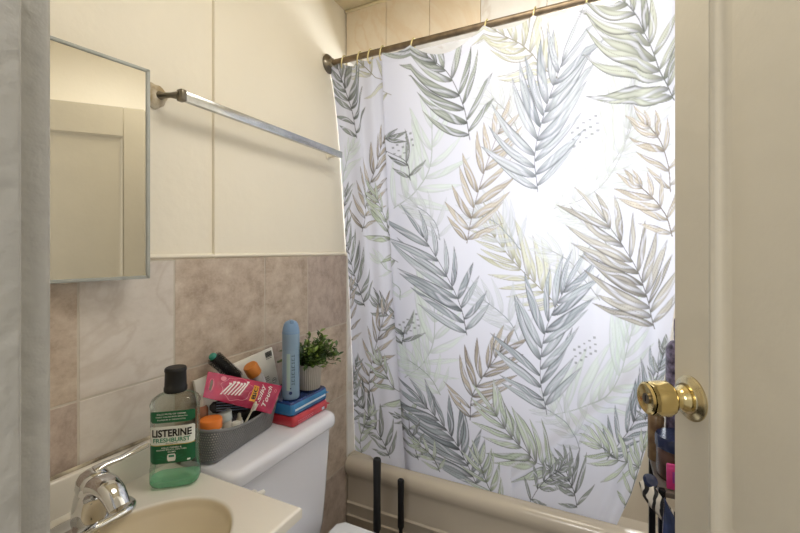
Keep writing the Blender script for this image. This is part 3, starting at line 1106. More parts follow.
s.lathe([(.027, .868), (.0285, .878), (.027, .890), (.022, .899), (.013, .905), (.001, .907)], 30, Matrix.Translation((.112, fy, 0)))
s.build('handle_dome', M_CHROME, FAU)
s = MB()
s.tube([(.112, fy + .002, .902), (.116, fy + .02, .908), (.120, fy + .045, .908), (.124, fy + .075, .914), (.126, fy + .092, .917)], [.014, .0095, .0078, .0095, .0105], 16, flat=.62)
s.build('lever', M_CHROME, FAU)
# ------------------------------------------------------------------ mouthwash bottle
BO = Vector((.1205, .591, .8008))
BE, BB = Vector((.773, .634, 0)), Vector((-.634, .773, 0))
BM = frame(BO, BE, BB)
MOUTH = thing('mouthwash_bottle', BO, 'clear nearly empty mouthwash bottle with a green label and black cap on the sink', 'bottle')
HWD, HDP, CR = .050, .029, .022


def bloop(w, d, z, r):
    return [BM @ p for p in rrect(-w, w, -d, d, z, min(r, d - .0005), 7)]


M_CLEAR = thin_clear('clear_bottle_plastic', '#eef3ef', .15)
M_LIQ = thin_clear('green_mouthwash', '#def5ea', .1)
_n = M_LIQ.node_tree
_d = _n.nodes.new('ShaderNodeBsdfTranslucent')
_d.inputs[0].default_value = (*srgb('#a3dfc0'), 1)
_e = _n.nodes.new('ShaderNodeBsdfDiffuse')
_e.inputs[0].default_value = (*srgb('#a3dfc0'), 1)
_a = _n.nodes.new('ShaderNodeAddShader')
_n.links.new(_d.outputs[0], _a.inputs[0])
_n.links.new(_e.outputs[0], _a.inputs[1])
_x = _n.nodes.new('ShaderNodeMixShader')
_x.inputs[0].default_value = .24
_n.links.new(_n.nodes['Material Output'].inputs[0].links[0].from_socket, _x.inputs[1])
_n.links.new(_a.outputs[0], _x.inputs[2])
_n.links.new(_x.outputs[0], _n.nodes['Material Output'].inputs[0])
M_LBLG = mat('label_green', '#0d6a40', .35, hex2='#0a5c37', vscale=30)
M_LBLW = mat('label_white', '#eef1ea', .35, vary=.02)
M_LBLK = mat('label_black', '#141414', .4, vary=.1)
M_LBLT = mat('label_teal', '#1f8f68', .4, vary=.1)
M_LBLY = mat('label_gold', '#cdbb62', .4, vary=.1)
b = MB()
prof = [(.040, .021, .000), (.047, .026, .003), (HWD, HDP, .010), (HWD, HDP, .040), (.0488, .0275, .044), (.0488, .0275, .176), (HWD, HDP, .179), (.0495, .0288, .184), (.046, .0272, .192), (.037, .0240, .199), (.024, .0195, .2045)]
b.grid([bloop(w, d_, z, CR) for w, d_, z in prof], closed_u=True)
b.add(bloop(.040, .021, 0, CR), [tuple(range(32))])
b.lathe([(.0195, .202), (.0175, .205), (.0175, .214)], 28, BM, cap=False)
BODY = b.build('bottle_body', M_CLEAR, MOUTH)
b = MB()
b.grid([bloop(w, d_, z, CR) for w, d_, z in ((.039, .020, .0012), (.046, .025, .004), (.0488, .0278, .010), (.0488, .0278, .017))], closed_u=True)
b.add(bloop(.039, .020, .0012, CR), [tuple(range(32))])
b.add(bloop(.0488, .0278, .017, CR), [tuple(range(32))])
b.build('green_liquid', M_LIQ, MOUTH)['label'] = 'shallow green mouthwash left at the bottom'
b = MB()
b.lathe([(.0225, .206), (.0235, .208), (.0235, .216), (.0222, .219), (.0212, .250), (.0225, .252), (.0218, .258), (.020, .260), (.001, .2602)], 48, BM,
        shape=lambda a: 1 + .012 * math.cos(24 * a))
b.build('cap', M_BLACK, MOUTH)['label'] = 'black ribbed cap'


def bl(x, z, off=.0006):
    w, d_ = .0488, .0275
    r = min(CR, d_ - .0005)
    k = abs(x) - (w - r)
    y = -d_ if k <= 0 else -(d_ - r + math.sqrt(max(r * r - k * k, 0)))
    return BM @ Vector((x, y - off, z))


def patch(mb, fn, x0, x1, z0, z1, mi, off, nx=20, nz=4, corner=0.0):
    P = []
    for j in range(nz + 1):
        z = z0 + (z1 - z0) * j / nz
        e = min(z - z0, z1 - z)
        ins = corner - math.sqrt(max(corner ** 2 - (corner - e) ** 2, 0)) if e < corner else 0
        P.append([fn(x0 + ins + (x1 - x0 - 2 * ins) * i / nx, z, off) for i in range(nx + 1)])
    mb.grid(P, mi=mi)


b = MB()
patch(b, bl, -.045, .045, .146, .171, 0, .0005, 24, 10, .006)
patch(b, bl, -.045, .045, .097, .138, 1, .0005, 24, 10, .003)
patch(b, bl, -.045, .045, .057, .098, 0, .0006, 24, 10, .005)
patch(b, bl, -.045, .045, .0965, .0982, 4, .0008, 24, 2)
put_letters(b, 'LISTERINE', lambda x, z: bl(x, z, .0011), .000, .1235, .079, .0165, 2, .035)
put_letters(b, 'FRESHBURST', lambda x, z: bl(x, z, .0011), .000, .1082, .074, .0095, 3, .02)
put_letters(b, 'ANTISEPTIC', lambda x, z: bl(x, z, .0011), .0, .1005, .024, .0026, 2)
for tx, zz, w in (('KILLS 99.9% OF GERMS', .1650, .058), ('THAT CAUSE BAD BREATH,', .1588, .064), ('PLAQUE & GINGIVITIS', .1526, .056),
                  ('KILLS GERMS &', .0915, .040), ('FRESHER BREATH, HEALTHIER', .0868, .060), ('GUMS', .0822, .016)):
    put_letters(b, tx, lambda x, z: bl(x, z, .0012), 0, zz, w, .0032, 1, .01)
patch(b, bl, -.009, .008, .0615, .0775, 1, .0010, 4, 4, .002)
patch(b, bl, -.006, .005, .0705, .0750, 3, .0013, 4, 2)
patch(b, bl, .031, .037, .060, .064, 1, .0010, 2, 2)
for k in range(7):
    a = math.radians(20 + k * 23.3)
    b.add([bl(q * math.cos(a + e), .062 + .6 * q * math.sin(a + e), .0008) for q, e in ((.014, -.02), (.030, -.012), (.030, .012), (.014, .02))], [(0, 1, 2, 3)], 3)
b.build('label_sheet', [M_LBLG, M_LBLW, M_LBLK, M_LBLT, M_LBLY], MOUTH)['label'] = 'green and white printed label'

# ------------------------------------------------------------------ woven plastic basket on the tank
TZ = .8012
K0 = Vector((.1440, .6690, TZ))                  # front corner nearest the sink
KL = Vector((-.132, .991, 0)).normalized()       # along the tank
KD = Vector((-.991, -.132, 0)).normalized()      # towards the wall
LEN, DEP = .252, .088


def bk(l, d_, z):
    return K0 + KL * l + KD * d_ + Vector((0, 0, z))


def rim_h(l):
    q = l / LEN
    return .060 + .028 * (abs(q - .56) / .56) ** 2.0


BAS = thing('storage_basket', bk(LEN / 2, DEP / 2, 0), 'grey woven plastic basket full of toiletries on the toilet tank lid', 'basket')


def wall_loop(flare, n):
    r = .022
    L2, D2 = LEN + 2 * flare, DEP + 2 * flare * .8
    segs = []
    pts = []
    for cx, cy, a0 in ((L2 - r, r, -90), (L2 - r, D2 - r, 0), (r, D2 - r, 90), (r, r, 180)):
        for k in range(7):
            a = math.radians(a0 + 15 * k)
            pts.append((cx + r * math.cos(a) - flare, cy + r * math.sin(a) - flare * .8))
    pts.append(pts[0])
    A_ = np.array(pts)
    Lc = np.concatenate([[0], np.cumsum(np.hypot(*np.diff(A_, axis=0).T))])
    q = np.linspace(0, Lc[-1], n, endpoint=False)
    return np.stack([np.interp(q, Lc, A_[:, 0]), np.interp(q, Lc, A_[:, 1])], -1)


NB, NR = 432, 25
P = []
base_l = wall_loop(-.004, NB)
top_l = wall_loop(.010, NB)
for j in range(NR + 1):
    q = j / NR
    row = []
    for i in range(NB):
        l = base_l[i] * (1 - q) + top_l[i] * q
        row.append(bk(l[0], l[1], .003 + (rim_h(min(max(top_l[i][0], 0), LEN)) - .003) * q))
    P.append(row)


def hole(i, j):
    return 2 <= j <= 22 and j % 2 == 0 and (i + (j // 2) % 2 * 2) % 4 < 2


b = MB()
b.grid(P, closed_u=True, smooth=False, skip=hole)
b.add([Vector(p) for p in P[0]], [tuple(range(NB))])
o = b.build('woven_side', M_GREY, BAS)
sm = o.modifiers.new('thick', 'SOLIDIFY')
sm.thickness = .0016
sm.offset = 0
b = MB()
ring = [P[-1][i] for i in range(0, NB, 3)]
rr = []
for i, p in enumerate(ring):
    t_ = (ring[(i + 1) % len(ring)] - ring[i - 1]).normalized()
    n_ = t_.cross(Vector((0, 0, 1))).normalized()
    rr.append([p + n_ * .0030 * math.cos(w) + Vector((0, 0, .0045 * math.sin(w))) for w in [2 * math.pi * k / 10 for k in range(10)]])
b.grid(rr, closed_u=True, closed_v=True)
b.build('basket_rim', M_GREY, BAS)

BZ = TZ + .0045
M_ORANGE = mat('orange_plastic', '#f08433', .35, vary=.06)
M_AMBER = mat('amber_orange_plastic', '#cf7f36', .35, vary=.08)
M_PILL = mat('white_jar_plastic', '#ded8cc', .35, vary=.05)
M_TAN = mat('tan_glass', '#b98163', .2, vary=.1)
M_GREYLID = mat('grey_lid', '#b9c2c1', .4, vary=.05)
M_CREAM = mat('cream_plastic', '#e2ddc6', .35, vary=.04)


def jar(name, words, c, prof, n=36, group=None, cat='jar', tilt=None, ribs=0):
    T = thing(name, c, words, cat, group)
    M = Matrix.Translation(c) if tilt is None else axis_frame(c, tilt)
    for pn, pr, m in prof:
        q = MB()
        q.lathe(pr, n, M, shape=(lambda a: 1 + .012 * math.cos(ribs * a)) if (ribs and pn in ('lid', 'cap')) else None)
        q.build(pn, m, T)
    return T


jar('orange_lid_jar', 'white jar with an orange screw lid at the left end of the basket', (.1120, .6900, BZ),
    [('jar_body', [(.019, 0), (.0215, .003), (.0245, .070), (.0230, .074), (.0230, .080)], M_PILL), ('lid', [(.0266, .077), (.0266, .0965), (.0250, .099), (.001, .0995)], M_ORANGE)], ribs=40)
jar('dropper_bottle', 'small tan dropper bottle with a white top beside the orange-lidded jar', (.066, .700, BZ),
    [('bottle_body', [(.013, 0), (.015, .003), (.015, .112), (.012, .118), (.0085, .120)], M_TAN), ('dropper_top', [(.0085, .119), (.0085, .131), (.006, .134), (.0055, .145), (.003, .148), (.001, .1485)], M_WHITE)], cat='bottle')
jar('grey_lid_bottle', 'white bottle with a flat grey lid in the front of the basket', (.100, .7500, BZ),
    [('bottle_body', [(.015, 0), (.0165, .003), (.0165, .078)], M_PILL), ('lid', [(.0190, .076), (.0190, .096), (.0180, .0975), (.001, .098)], M_GREYLID)], tilt=(.13, -.12, 1), ribs=36, cat='bottle')
jar('nozzle_bottle', 'small white bottle with a pointed nozzle beside the cream toothbrush', (.104, .7860, BZ),
    [('bottle_body', [(.009, 0), (.0105, .002), (.0105, .052), (.008, .057)], M_WHITE), ('nozzle', [(.0075, .056), (.0075, .062), (.005, .065), (.0045, .074), (.002, .077), (.0005, .0772)], M_CREAM)], cat='bottle')
jar('lotion_tin', 'low white round tin behind the front rim of the basket', (.1180, .7620, BZ),
    [('tin_body', [(.0095, 0), (.0105, .002), (.0105, .048)], M_PILL), ('lid', [(.0112, .047), (.0112, .062), (.010, .064), (.001, .0645)], M_WHITE)], cat='tin')

# toothbrush
TB = thing('toothbrush', (.118, .792, BZ), 'cream toothbrush standing against the front rim of the basket', 'toothbrush')
b = MB()
p0, p1 = Vector((.107, .770, BZ + .004)), Vector((.148, .8035, .9135))
b.tube([p0, p0.lerp(p1, .3), p0.lerp(p1, .6), p0.lerp(p1, .74), p0.lerp(p1, .82), p0.lerp(p1, .93), p1], [.004, .0046, .0038, .003, .0052, .0062, .003], 14, flat=.7)
b.build('handle', M_CREAM, TB)
b = MB()
nrm = Vector((.75, -.3, .15)).normalized()
for k in range(6):
    for q in (-1, 0, 1):
        c = p0.lerp(p1, .80 + .028 * k) + Vector((.3, .5, 0)).normalized() * q * .0032
        b.tube([c + nrm * .002, c + nrm * .012], .0014, 6, smooth=False)
b.build('bristles', M_WHITE, TB)

# black zip pouch lying in the right end of the basket
b = MB()
b.box((-.045, -.022, 0), (.045, .022, .060), .014, 4, M=frame(bk(.190, .036, .0045), KL, KD))
bag = b.build('toiletry_pouch', M_BLACKSOFT)
tag(bag, 'black soft pouch at the bottom of the basket beside the toothbrush', 'pouch')

# flat black hairbrush with pale blue bristles, lying across the jars
PBM = frame((.086, .772, .902), (-.02, .995, -.30), (-.30, .25, .9))
PB = thing('flat_hairbrush', (.082, .776, .90), 'black flat hairbrush with pale blue bristles lying under the pink pouch', 'hairbrush')
b = MB()
b.tube([PBM @ Vector((x, 0, 0)) for x in (-.068, -.058, -.03, .02, .05, .062)], [.006, .014, .017, .016, .012, .006], 18, flat=.4, up=PBM.to_3x3() @ Vector((0, 0, 1)))
b.build('brush_body', M_BLACK, PB)
M_BRIST = mat('blue_bristle', '#9fb2cd', .4, vary=.1)
b = MB()
for i in range(13):
    for j in range(4):
        c = Vector((-.052 + i * .008, -.010 + j * .0065, .0055))
        b.tube([PBM @ c, PBM @ (c + Vector((0, -.001, .011)))], .0011, 6)
b.build('bristles', M_BRIST, PB)

# pink razor pouch
TLc, TRc, BRc, BLc = Vector((.078, .7086, 1.0124)), Vector((.124, .9290, .9146)), Vector((.140, .8667, .8559)), Vector((.112, .6676, .9658))
POU = thing('razor_pouch', (.10, .80, .87), 'pink plastic pouch of disposable razors lying across the basket', 'razor pouch')
pn_ = (TRc - TLc).cross(BLc - TLc).normalized()
if pn_.x < 0:
    pn_ = -pn_


def pouch(a, b_, off=0.0, side=1):
    """a along the pouch from its hang hole, b_ from the upper edge down"""
    p = TLc.lerp(TRc, a).lerp(BLc.lerp(BRc, a), b_)
    puff = (max(0, math.sin(math.pi * min(max((a - .13) / .83, 0), 1))) ** .6) * (max(0, math.sin(math.pi * min(max(b_, 0), 1))) ** .7)
    wr = .0014 * math.sin(a * 31 + b_ * 9) * puff + .0009 * math.sin(b_ * 27 - a * 14) * puff
    return p + pn_ * (side * (.0008 + .013 * puff) + wr + off)


M_PINK = mat('pink_film', '#c23b5c', .22, hex2='#a62c4d', vscale=18, coat=.3)
M_PINKD = mat('deep_pink_film', '#b02a4a', .25, vary=.1)
M_PRINTW = mat('white_ink', '#f3e6e4', .4, vary=.03)
M_PRINTP = mat('pale_pink_ink', '#e58a9c', .4, vary=.05)
M_LOGO = mat('logo_orange', '#f0a83a', .4, vary=.05)
b = MB()
na, nb_ = 60, 26
hole_f = lambda i, j: 3 <= i <= 4 and 8 <= j <= 17
for side in (1, -1):
    b.grid([[pouch(i / na, j / nb_, 0, side) for i in range(na + 1)] for j in range(nb_ + 1)], skip=hole_f)
POUF = b.build('pouch_film', M_PINK, POU)
b = MB()
fn = lambda x, y, o=.0010: pouch(.5 + x, .5 - y, o)
# the strip behind the hang hole, the seal and the drawn razors
for k in range(6):
    x0 = -.31 + k * .044
    y0, y1 = -.30 + .012 * k, .10 + .05 * math.sin(k * 1.4) + .03 * k
    n = 10
    mid = [(x0 + .085 * t, y0 + (y1 - y0) * t) for t in [i / n for i in range(n + 1)]]
    b.grid([[fn(x - .010, y, .0011) for x, y in mid], [fn(x + .010, y, .0011) for x, y in mid]], mi=0)
    hx, hy = mid[-1]
    b.grid([[fn(hx - .016 + .032 * i / 4, hy + dy, .0013) for i in range(5)] for dy in (0, .07)], mi=0)
cl = [(-.13 + (.195 + .018 * math.sin(7 * w)) * math.cos(w), .0 + (.42 + .035 * math.sin(6 * w)) * math.sin(w)) for w in [2 * math.pi * k / 90 for k in range(90)]]
ci = [(-.13 + (x + .13) * .955, y * .965) for x, y in cl]
b.grid([[fn(x, y, .0012) for x, y in cl], [fn(x, y, .0012) for x, y in ci]], closed_u=True, mi=2)
ov = [fn(-.315 + .032 * math.cos(w), .30 + .10 * math.sin(w), .0014) for w in [2 * math.pi * k / 24 for k in range(24)]]
b.add(ov, [tuple(range(24))], 2)
# logo lozenge and lettering run across the pouch: text x = towards the upper edge, text y = towards the hang hole
tf = lambda tx, ty, o=.0014: pouch(.5 - ty, .5 - tx, o)
n = 8
b.grid([[tf(-.32 + .56 * i / n, -.075 - .072 * 0 - .082 * j / 3, .0012) for i in range(n + 1)] for j in range(4)], mi=3)
put_letters(b, 'BIC', lambda x, y: tf(x, y, .0020), -.03, -.116, .44, .055, 1, .03)
put_letters(b, 'Silky', lambda x, y: tf(x, y, .0016), .05, -.215, .66, .070, 0, .012, .3)
put_letters(b, 'Touch', lambda x, y: tf(x, y, .0016), .0, -.315, .74, .070, 0, .012, .3)
ov = [fn(.42 + .020 * math.cos(w), .25 + .06 * math.sin(w), .0012) for w in [2 * math.pi * k / 20 for k in range(20)]]
oi = [fn(.42 + .015 * math.cos(w), .25 + .045 * math.sin(w), .0012) for w in [2 * math.pi * k / 20 for k in range(20)]]
b.grid([ov, oi], closed_u=True, mi=2)
b.build('pouch_print', [M_PRINTW, M_LBLK, M_PRINTP, M_LOGO], POU)['label'] = 'white razor drawing, orange logo and white script'
b = MB()
hl = [pouch(.065 + .020 * math.cos(w), .5 + .22 * math.sin(w), -.0004) for w in [2 * math.pi * k / 24 for k in range(24)]]
hl2 = [pouch(.065 + .030 * math.cos(w), .5 + .25 * math.sin(w), .0006) for w in [2 * math.pi * k / 24 for k in range(24)]]
b.grid([hl, hl2], closed_u=True, mi=0)
b.build('hang_hole', M_PRINTP, POU)

# leaning white carton
CTL, CTR, CBR = Vector((.0225, .7105, .9794)), Vector((.0265, .9898, 1.0086)), Vector((.046, 1.019, .892))
CM = frame(CTL, CTR - CTL, CBR - CTR)
cw, ch = (CTR - CTL).length, (CBR - CTR).length
CAR = thing('white_carton', CTL, 'flat white carton with a barcode leaning in the back of the basket', 'carton')
cz = 1 if (CM.to_3x3() @ Vector((0, 0, 1))).x > 0 else -1
b = MB()
b.box((0, 0, -.009 if cz > 0 else 0), (cw, ch * 1.05, 0 if cz > 0 else .009), .0015, 2, M=CM)


def cq(x0, y0, x1, y1, mi=1):
    b.add([CM @ Vector((x, y, cz * .0006)) for x, y in ((x0, y0), (x1, y0), (x1, y1), (x0, y1))], [(0, 1, 2, 3)], mi)


x = cw - .034
for k in range(13):
    w = (.0010, .0020, .0008, .0016)[k % 4]
    cq(x, .008, x + w, .026)
    x += w + .0008
cq(cw - .034, .029, cw - .008, .0305)
for r1, r2 in ((.0085, .0074),):
    cc = (cw - .018, ch - .018)
    A1 = [CM @ Vector((cc[0] + r1 * math.cos(w), cc[1] + r1 * math.sin(w), cz * .0006)) for w in [2 * math.pi * k / 28 for k in range(28)]]
    A2 = [CM @ Vector((cc[0] + r2 * math.cos(w), cc[1] + r2 * math.sin(w), cz * .0006)) for w in [2 * math.pi * k / 28 for k in range(28)]]
    b.grid([A1, A2], closed_u=True, mi=1)
cq(cw - .023, ch - .020, cw - .013, ch - .018)
for k in range(3):
    cq(cw - .060, ch - .040 + k * .006, cw - .036, ch - .0385 + k * .006)
b.build('carton_body', [M_WHITE, M_LBLK], CAR)

# clear bottle with an orange cap, tipped against the carton
OC = Vector((.070, .8640, .9745))
od = Vector((-.06, -.34, .62)).normalized()
OB = thing('orange_cap_bottle', OC - od * .11, 'clear bottle with an amber orange cap tipped against the white carton', 'bottle')
OM = axis_frame(OC - od * .105, od)
b = MB()
b.lathe([(.016, 0), (.0185, .004), (.0185, .085), (.017, .092)], 30, OM)
b.build('bottle_body', mat('milky_plastic', '#cfccd0', .15, trans=.3, vary=.04), OB)
b = MB()
b.lathe([(.0205, .088), (.0212, .090), (.0205, .118), (.0185, .121), (.001, .1215)], 36, OM, shape=lambda a: 1 + .01 * math.cos(30 * a))
b.build('cap', M_AMBER, OB)

# round hairbrush
HB0, HB1 = Vector((.046, .7463, 1.0396)), Vector((.062, .8245, .9547))
hd_ = (HB1 - HB0).normalized()
HB = thing('round_hairbrush', HB1, 'black round hairbrush with a teal tip sticking out of the basket', 'hairbrush')
HM = axis_frame(HB0, hd_)
b = MB()
b.lathe([(.001, -.004), (.008, -.003), (.0105, .000), (.0105, .006)], 24, HM)
b.build('brush_tip', mat('teal_plastic', '#2f8f7d', .35, vary=.08), HB)['label'] = 'teal tip'
b = MB()
b.lathe([(.0105, .005), (.0115, .008), (.0115, .108), (.009, .112), (.0075, .15)], 24, HM)
b.build('brush_core', M_BLACK, HB)
b = MB()
for i in range(15):
    for k in range(20):
        a = 2 * math.pi * (k + .5 * (i % 2)) / 20
        z = .010 + i * .0066
        d_ = HM.to_3x3() @ Vector((math.cos(a), math.sin(a), 0))
        c = HM @ Vector((0, 0, z))
        b.tube([c + d_ * .011, c + d_ * .0205], [.0010, .0007], 4, smooth=False)
b.build('bristles', M_BLACK, HB)

# black-capped tube at the right end
jar('black_cap_bottle', 'clear bottle with a square black cap at the right end of the basket', bk(.232, .040, .006),
    [('bottle_body', [(.013, 0), (.015, .002), (.015, .040), (.012, .046)], mat('pearl_plastic', '#c9c6c6', .2, trans=.3, vary=.05)), ('cap', [(.0165, .044), (.0165, .074), (.0155, .0755), (.001, .076)], M_BLACK)], n=4 * 7, cat='bottle')

# ------------------------------------------------------------------ packs, plant and spray can on the tank
M_RED = mat('red_wrapper', '#c9353f', .28, hex2='#b52a36', vscale=20, coat=.3)
M_BLUE = mat('blue_wrapper', '#3a86bd', .25, hex2='#2f74ab', vscale=20, coat=.3)
M_NAVY = mat('navy_wrapper', '#1f3566', .25, hex2='#243f7c', vscale=30, coat=.3)
M_STRIPE = mat('pale_stripe', '#cfe0ec', .3, vary=.04)


def pack(name, words, x0, x1, y0, y1, z0, z1, body, top, marks):
    T = thing(name, ((x0 + x1) / 2, (y0 + y1) / 2, z0), words, 'pack', 'soft packs on the toilet tank')
    b = MB()
    hz = (z1 - z0)
    n = 24
    P, Q = [], []
    for q, z in ((.06, 0), (.015, .08), (0, .3), (0, .62), (.02, .88), (.07, 1.0)):
        ring = []
        w_, l_ = (x1 - x0) * q * .5, (y1 - y0) * q * .25
        for p in rrect(x0 + w_, x1 - w_, y0 + l_, y1 - l_, z0 + hz * z, .010):
            p.z += .0012 * math.sin(p.y * 160 + z * 3) * (z if z < 1 else 1) * (1 - .0)
            ring.append(p)
        P.append(ring)
    b.grid(P[:5], closed_u=True, mi=0)
    b.grid(P[4:], closed_u=True, mi=1)
    b.add(P[0], [tuple(range(len(P[0])))], 0)
    b.add(P[-1], [tuple(range(len(P[-1])))], 1)
    # crimped end seal
    b.grid([[Vector((x0 + (x1 - x0) * i / 14, y1 - .002 + dy, z0 + hz * .48 + .0015 * math.sin(i * 2.2))) for i in range(15)] for dy in (0, .007, .013)], mi=0)
    for za, zb, ya, yb, mi in marks:
        nn = 16
        b.grid([[Vector((x1 + .0007, y0 + .012 + (y1 - y0 - .024) * (ya + (yb - ya) * i / nn), z0 + hz * z)) for i in range(nn + 1)] for z in (za, zb)], mi=mi + 2)
    b.build('wrapper', [body, top, M_STRIPE, M_NAVY, M_PRINTP], T)
    return T


red_marks = [(.46, .53, .05 * k, .05 * k + .036, 2) for k in range(1, 11)] + [(.28, .34, .06 * k, .06 * k + .045, 2) for k in range(1, 9)] + [(.14, .20, .055 * k, .055 * k + .04, 2) for k in range(1, 9)] + [(.2, .5, .84, .93, 0)]
pack('red_wipes_pack', 'red soft pack on the tank lid, under the blue pack', .018, .178, .918, 1.088, .8012, .8300, M_RED, M_RED, red_marks)
pack('blue_wipes_pack', 'blue soft pack with a pale stripe, on top of the red pack', .014, .172, .920, 1.092, .8316, .8700, M_BLUE, M_NAVY, [(.34, .50, .0, 1.0, 0), (.02, .12, .0, 1.0, 1)])

PL = Vector((.127, 1.052, .8728))
PLANT = thing('potted_plant', PL, 'small leafy green plant in a ribbed grey pot on the blue pack', 'plant')
M_POT = mat('ribbed_pot', '#b9b1a6', .6, vary=.08, vscale=20)
b = MB()
pot = lambda a: 1 + .022 * math.cos(36 * a)
b.lathe([(.033, 0), (.0355, .002), (.0405, .070), (.041, .073)], 180, Matrix.Translation(PL), shape=pot)
b.lathe([(.0405, .071), (.0425, .073), (.0425, .080), (.0385, .081), (.0375, .070), (.001, .070)], 48, Matrix.Translation(PL), cap=False)
b.build('pot', M_POT, PLANT)
M_LEAF = mat('leaf_green', '#4f6a2c', .4, hex2='#2c4420', vscale=26)
M_LEAF2 = mat('young_leaf_green', '#839a4a', .4, hex2='#55702f', vscale=30)
M_STEM = mat('stem_green', '#3c4a22', .6, vary=.2)
b, g = MB(), MB()
R = random.Random(5)
for k in range(74):
    a = R.uniform(0, 2 * math.pi)
    el = R.uniform(.12, 1.25)
    L = R.uniform(.060, .118)
    d_ = Vector((math.cos(a) * math.cos(el), math.sin(a) * math.cos(el), math.sin(el)))
    if d_.x < -.3:
        L *= .75
    s0 = PL + Vector((R.uniform(-.018, .018), R.uniform(-.018, .018), .072))
    s1 = s0 + d_ * L * .5 + Vector((0, 0, .012))
    s2 = s0 + d_ * L
    path = [s0, s0.lerp(s1, .5) + Vector((0, 0, .002)), s1, s1.lerp(s2, .5), s2]
    g.tube(path, [.0014, .0012, .001, .0009, .0006], 5)
    for q in range(11):
        t = .22 + .78 * q / 10
        c = s0.lerp(s1, t * 2) if t < .5 else s1.lerp(s2, t * 2 - 1)
        w = Vector((R.uniform(-1, 1), R.uniform(-1, 1), R.uniform(-.2, 1)))
        ld = (d_ * .7 + w).normalized()
        up = Vector((R.uniform(-.5, .5), R.uniform(-.5, .5), 1))
        sd = ld.cross(up).normalized()
        nn = sd.cross(ld)
        ll, lw = R.uniform(.014, .023), R.uniform(.0042, .0068)
        pts = []
        for u, h in ((0, .15), (.25, .85), (.55, 1), (.82, .6), (1, .05)):
            m = c + ld * ll * u - nn * ll * .25 * u * u
            if (m + sd * lw).x < .014:
                m.x = .014 + lw
            q2 = Vector((m.x - .134, m.y - .957, 0))
            if q2.length < .038 and m.z < 1.125:
                m += q2.normalized() * (.040 - q2.length)
            pts.append([m - sd * lw * h + nn * lw * .35 * h, m, m + sd * lw * h + nn * lw * .35 * h])
        b.grid(pts, mi=1 if R.random() < (.22 + .4 * t * (el > .5)) else 0)
b.build('foliage', [M_LEAF, M_LEAF2], PLANT)
g.build('stems', M_STEM, PLANT)

SP = Vector((.134, .957, .8722))
CAN = thing('spray_can', SP, 'pale blue spray can with a domed cap, left of the plant', 'spray can')
M_CAN = mat('pale_blue_can', '#8fa9c2', .3, .25, vary=.05)
M_CANCAP = mat('blue_cap', '#7f9fc4', .35, vary=.05)
b = MB()
b.lathe([(.0235, 0), (.0255, .002), (.026, .006), (.026, .146), (.0255, .149)], 40, Matrix.Translation(SP))
b.build('can_body', M_CAN, CAN)
b = MB()
b.lathe([(.0262, .149), (.0262, .196), (.0258, .205)], 40, Matrix.Translation(SP), mi=0)
b.lathe([(.0258, .197), (.0265, .199), (.0260, .203), (.0245, .214), (.0215, .225), (.017, .2325), (.010, .2365), (.001, .237)], 40, Matrix.Translation(SP), mi=1)
b.box((-.006, -.020, .228), (.006, .004, .2395), .003, 2, M=Matrix.Translation(SP) @ Matrix.Rotation(.9, 4, 'Z'), mi=1)
b.build('cap', [M_CAN, M_CANCAP], CAN)
b = MB()
vdir = (Vector((.973, 0, 0)) - Vector((SP.x, SP.y, 0))).normalized()
va = math.atan2(vdir.y, vdir.x)


def cyl(s_, z, off=.0005):
    a = va + s_ / .026
    return SP + Vector(((.026 + off) * math.cos(a), (.026 + off) * math.sin(a), z))


# upright run of broad strokes, too small to read in the photograph
for k in range(9):
    z = .045 + k * .0105
    for s0, s1, z0, z1 in ((.002, .0035, 0, .008), (.002, .011, 0, .002), (.0095, .011, .001 * (k % 3), .008)) if k % 2 else ((.002, .011, .003, .005), (.0095, .011, 0, .008), (.002, .0035, .001, .006)):
        b.add([cyl(s0, z + z0), cyl(s1, z + z0), cyl(s1, z + z1), cyl(s0, z + z1)], [(0, 1, 2, 3)], 0)
b.add([cyl(-.001 + .005 * math.cos(w), .022 + .005 * math.sin(w)) for w in [2 * math.pi * k / 16 for k in range(16)]], [tuple(range(16))], 1)
b.add([cyl(-.001 + .0022 * math.cos(w), .036 + .0022 * math.sin(w)) for w in [2 * math.pi * k / 16 for k in range(16)]], [tuple(range(16))], 1)
patch(b, lambda s_, z, o: cyl(s_, z, .0003), -.013, -.002, .03, .14, 2, 0, 6, 2)
b.build('can_print', [mat('print_teal_grey', '#47626b', .4), mat('print_navy', '#28386b', .4), mat('print_mint', '#a9c3bd', .4)], CAN)

# ------------------------------------------------------------------ plunger and toilet brush by the tub
PG = thing('toilet_plunger', (.317, 1.17, 0), 'taller black-handled plunger standing on the floor before the tub', 'plunger')
b = MB()
b.tube([(.317, 1.17, .02), (.317, 1.17, .40)], .0085, 18)
b.build('shaft', M_BLACK, PG)
b = MB()
b.lathe([(.0105, .385), (.0130, .390), (.0120, .50), (.0135, .614), (.0135, .622), (.0115, .627), (.006, .627), (.0055, .625), (.0005, .625)], 26, Matrix.Translation((.317, 1.17, 0)))
b.build('grip', M_BLACKSOFT, PG)
b = MB()
b.lathe([(.060, 0), (.068, .004), (.066, .03), (.05, .06), (.026, .075), (.012, .085), (.009, .10)], 32, Matrix.Translation((.317, 1.17, 0)))
b.build('rubber_cup', M_BLACKSOFT, PG)
TBR = thing('toilet_brush', (.329, 1.328, 0), 'shorter black-handled toilet brush standing right of the plunger', 'toilet brush')
b = MB()
b.tube([(.329, 1.328, .10), (.329, 1.328, .32)], .0075, 18)
b.build('shaft', M_BLACK, TBR)
b = MB()
b.lathe([(.0095, .300), (.0120, .304), (.0112, .40), (.0122, .468), (.0122, .474), (.0105, .478), (.0055, .478), (.005, .476), (.0005, .476)], 26, Matrix.Translation((.329, 1.328, 0)))
b.build('grip', M_BLACKSOFT, TBR)
b = MB()
